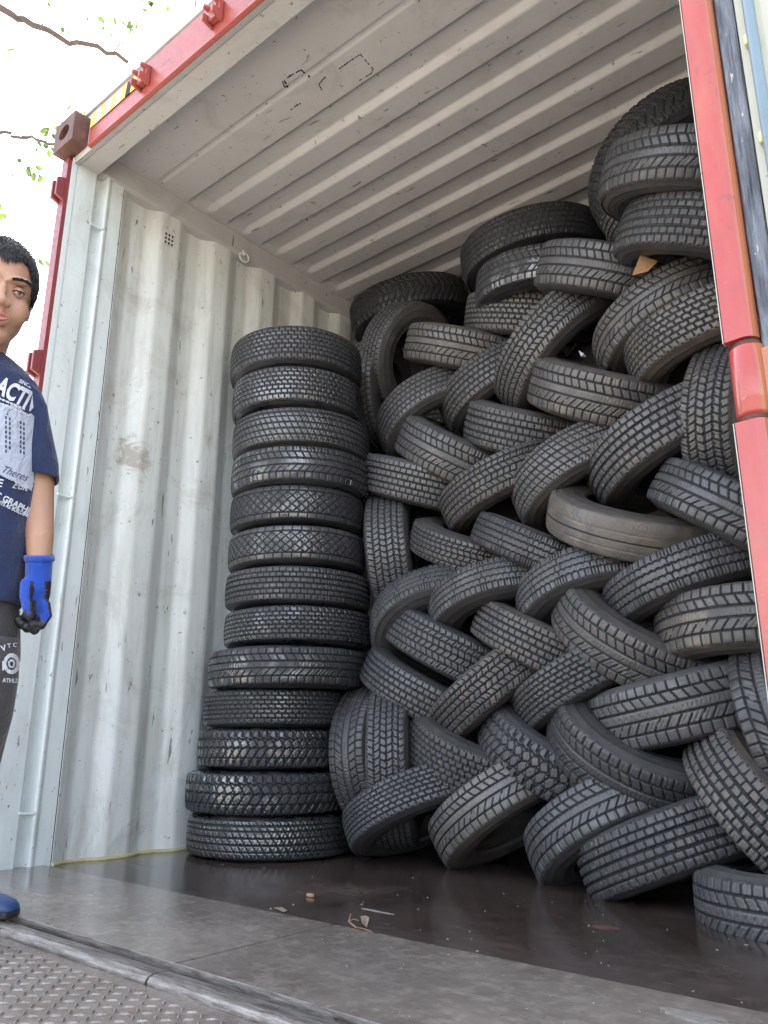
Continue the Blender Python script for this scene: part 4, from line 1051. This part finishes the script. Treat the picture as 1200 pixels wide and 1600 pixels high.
# prints: outlines dropped onto the cloth along one direction
def bvh_of(*mbs):
    V_, F_ = [], []
    for mb in mbs: n = len(V_); V_ += mb.v; F_ += [tuple(n+i for i in f) for f in mb.f]
    return BVHTree.FromPolygons(V_, F_)
shb = bvh_of(tb)
def drop(vs, tree_, dirn, lift=.0042):
    out = []
    for p in vs:
        dr_ = (p-CAM).normalized(); hit_ = tree_.ray_cast(p-dr_*.6, dr_)
        out.append((hit_[0]-dr_*lift) if hit_[0] is not None else None)
    return out
def decal(name, me_v, me_f, mat, parent, tree_, dirn, lift=.0042):
    o = drop(me_v, tree_, dirn, lift); f = [q for q in me_f if all(o[i] is not None for i in q)]
    o = [tuple(p) if p is not None else (0, 0, -1) for p in o]
    usedv = sorted({i for q in f for i in q}); mp = {v: k for k, v in enumerate(usedv)}
    b = MB().add([o[i] for i in usedv], [tuple(mp[i] for i in q) for q in f]); return b.build(name, mat, parent, fix=False, solid=.0004)
def text_mesh(s, size, bold=.0, shear=0, font_scale_x=1.0, cut=.006):
    cu = bpy.data.curves.new('t', 'FONT'); cu.body = s; cu.size = 1; cu.offset = bold; cu.shear = shear; cu.resolution_u = 3
    o = bpy.data.objects.new('t', cu); COL.objects.link(o); bpy.context.view_layer.update()
    me = bpy.data.meshes.new_from_object(o.evaluated_get(bpy.context.evaluated_depsgraph_get())); bpy.data.objects.remove(o)
    b = bmesh.new(); b.from_mesh(me); bmesh.ops.triangulate(b, faces=b.faces)
    for _ in range(2):
        bmesh.ops.subdivide_edges(b, edges=[e for e in b.edges if e.calc_length() > .18], cuts=1, use_grid_fill=False); bmesh.ops.triangulate(b, faces=b.faces)
    v = [(q.co.x*font_scale_x*size, q.co.y*size) for q in b.verts]; f = [tuple(x.index for x in q.verts) for q in b.faces]; b.free(); return v, f
def text_on(s, px, py, size, ang, mat, parent, tree_, bold=0, shear=0, sx=1, name='lettering', dt=0, lift=.0046):
    v, f = text_mesh(s, size, bold, shear, sx); a = math.radians(ang); dirn = (W(20, 700)-CAM).normalized() if parent is shirt else (W(10, 1040)-CAM).normalized()
    c = W(px, py, dt); vs = []
    for x, y in v:
        X_, Y_ = x*math.cos(a)-y*math.sin(a), x*math.sin(a)+y*math.cos(a)
        vs.append(c+RT*(X_*K)+UP*(Y_*K))
    return decal(name, vs, f, mat, parent, tree_, dirn, lift)
def poly_on(pts, mat, parent, tree_, name, nx=40, lift=.0036, grid=None):
    # fill a pixel polygon with a fine grid that follows the cloth
    xs_ = [p[0] for p in pts]; ys_ = [p[1] for p in pts]; x0, x1, y0, y1 = min(xs_), max(xs_), min(ys_), max(ys_)
    st_ = max(1.2, (x1-x0)/nx); nxx_ = int((x1-x0)/st_)+1; nyy_ = int((y1-y0)/st_)+1
    def inside(x, y):
        r = False; j = len(pts)-1
        for i in range(len(pts)):
            xi, yi = pts[i]; xj, yj = pts[j]
            if (yi > y) != (yj > y) and x < (xj-xi)*(y-yi)/(yj-yi)+xi: r = not r
            j = i
        return r
    vs = [W(x0+i*st_, y0+j*st_) for j in range(nyy_+1) for i in range(nxx_+1)]
    f = [(j*(nxx_+1)+i, j*(nxx_+1)+i+1, (j+1)*(nxx_+1)+i+1, (j+1)*(nxx_+1)+i) for j in range(nyy_) for i in range(nxx_) if inside(x0+(i+.5)*st_, y0+(j+.5)*st_)]
    dirn = (W(20, 700)-CAM).normalized() if parent is shirt else (W(10, 1040)-CAM).normalized()
    return decal(name, vs, f, mat, parent, tree_, dirn, lift)
rs = random.Random(8)
edge_ = [(-60, 610), (-20, 622), (0, 631), (14, 634), (22, 630), (34, 640), (44, 648), (50, 646), (58, 655), (62, 664), (62, 680), (60, 690), (55, 697), (53, 708), (54, 730), (53, 752), (48, 766), (36, 762), (20, 752), (0, 741), (-60, 720)]
poly_on([(x+rs.uniform(-1.2, 1.2), y+rs.uniform(-1.2, 1.2)) for x, y in edge_], M['printg'], shirt, shb, 'print_patch', 70)
text_on('ACTIVE', -9, 611, 38, -28, M['print'], shirt, shb, .035, 0, .66)
text_on('SINCE', 29, 597, 8, -27, M['print'], shirt, shb, .02)
for (x, y, n_, L_) in ((-4, 620, 7, 5), (-6, 626, 8, 5.5)):
    for i in range(n_):
        a = x+i*(L_+1.3); yy = y+i*(L_+1.3)*.42
        poly_on([(a, yy), (a+L_, yy+L_*.42), (a+L_, yy+L_*.42+2.6), (a, yy+2.6)], M['print'], shirt, shb, 'small_print', 4, .0044)
for (x, y0_, y1_) in ((8, 650, 706), (14, 652, 700), (31, 658, 706), (36, 660, 712)):
    y = y0_
    while y < y1_:
        poly_on([(x, y), (x+1.9, y+.5), (x+1.9, y+5), (x, y+4.5)], M['navy'], shirt, shb, 'print_dash', 4, .0042); y += 7.5
for i in range(9):
    a = math.pi*(.05+.9*i/8); x, y = 22-12*math.cos(a), 648-11*math.sin(a); poly_on([(x, y), (x+1.8, y+.4), (x+1.8, y+2.6), (x, y+2.2)], M['navy'], shirt, shb, 'print_dash', 4, .0042)
text_on('Theres', 0, 737, 17, -20, M['navy'], shirt, shb, .0, .45, .9)
text_on('E', -5, 759, 17, -14, M['print'], shirt, shb, .02)
text_on('Edit', 18, 762, 16, -12, M['print'], shirt, shb, .0, .5, 1)
text_on('C GRAPHIC', -9, 776, 14, -27, M['print'], shirt, shb, .03, 0, .95)
text_on('NTS AS BUILDING', -5, 786, 9, -25, M['print'], shirt, shb, .03, 0, .78)
lgb = bvh_of(_l) if False else BVHTree.FromPolygons([tuple(lg1.matrix_world @ v.co) for v in lg1.data.vertices], [tuple(p.vertices) for p in lg1.data.polygons])
text_on('V', 3, 1018, 13, 16, M['print'], lg1, lgb, .02); text_on('T', 12, 1012, 9, 6, M['print'], lg1, lgb, .02); text_on('C', 20, 1010, 9, -10, M['print'], lg1, lgb, .02)
text_on('1', 0, 1047, 20, 0, M['print'], lg1, lgb, .02); text_on('ATHLETIC', 4, 1066, 9, -2, M['print'], lg1, lgb, .03, 0, .9)
for r0_, r1_ in ((8, 13), (3, 5.5)):
    rg = []
    for k in range(33):
        a = 2*math.pi*k/32; rg.append((18+r1_*math.cos(a), 1037+r1_*1.25*math.sin(a)))
    for k in range(33):
        a = -2*math.pi*k/32; rg.append((18+r0_*math.cos(a), 1037+r0_*1.25*math.sin(a)))
    poly_on(rg, M['print'], lg1, lgb, 'crest', 26, .004)
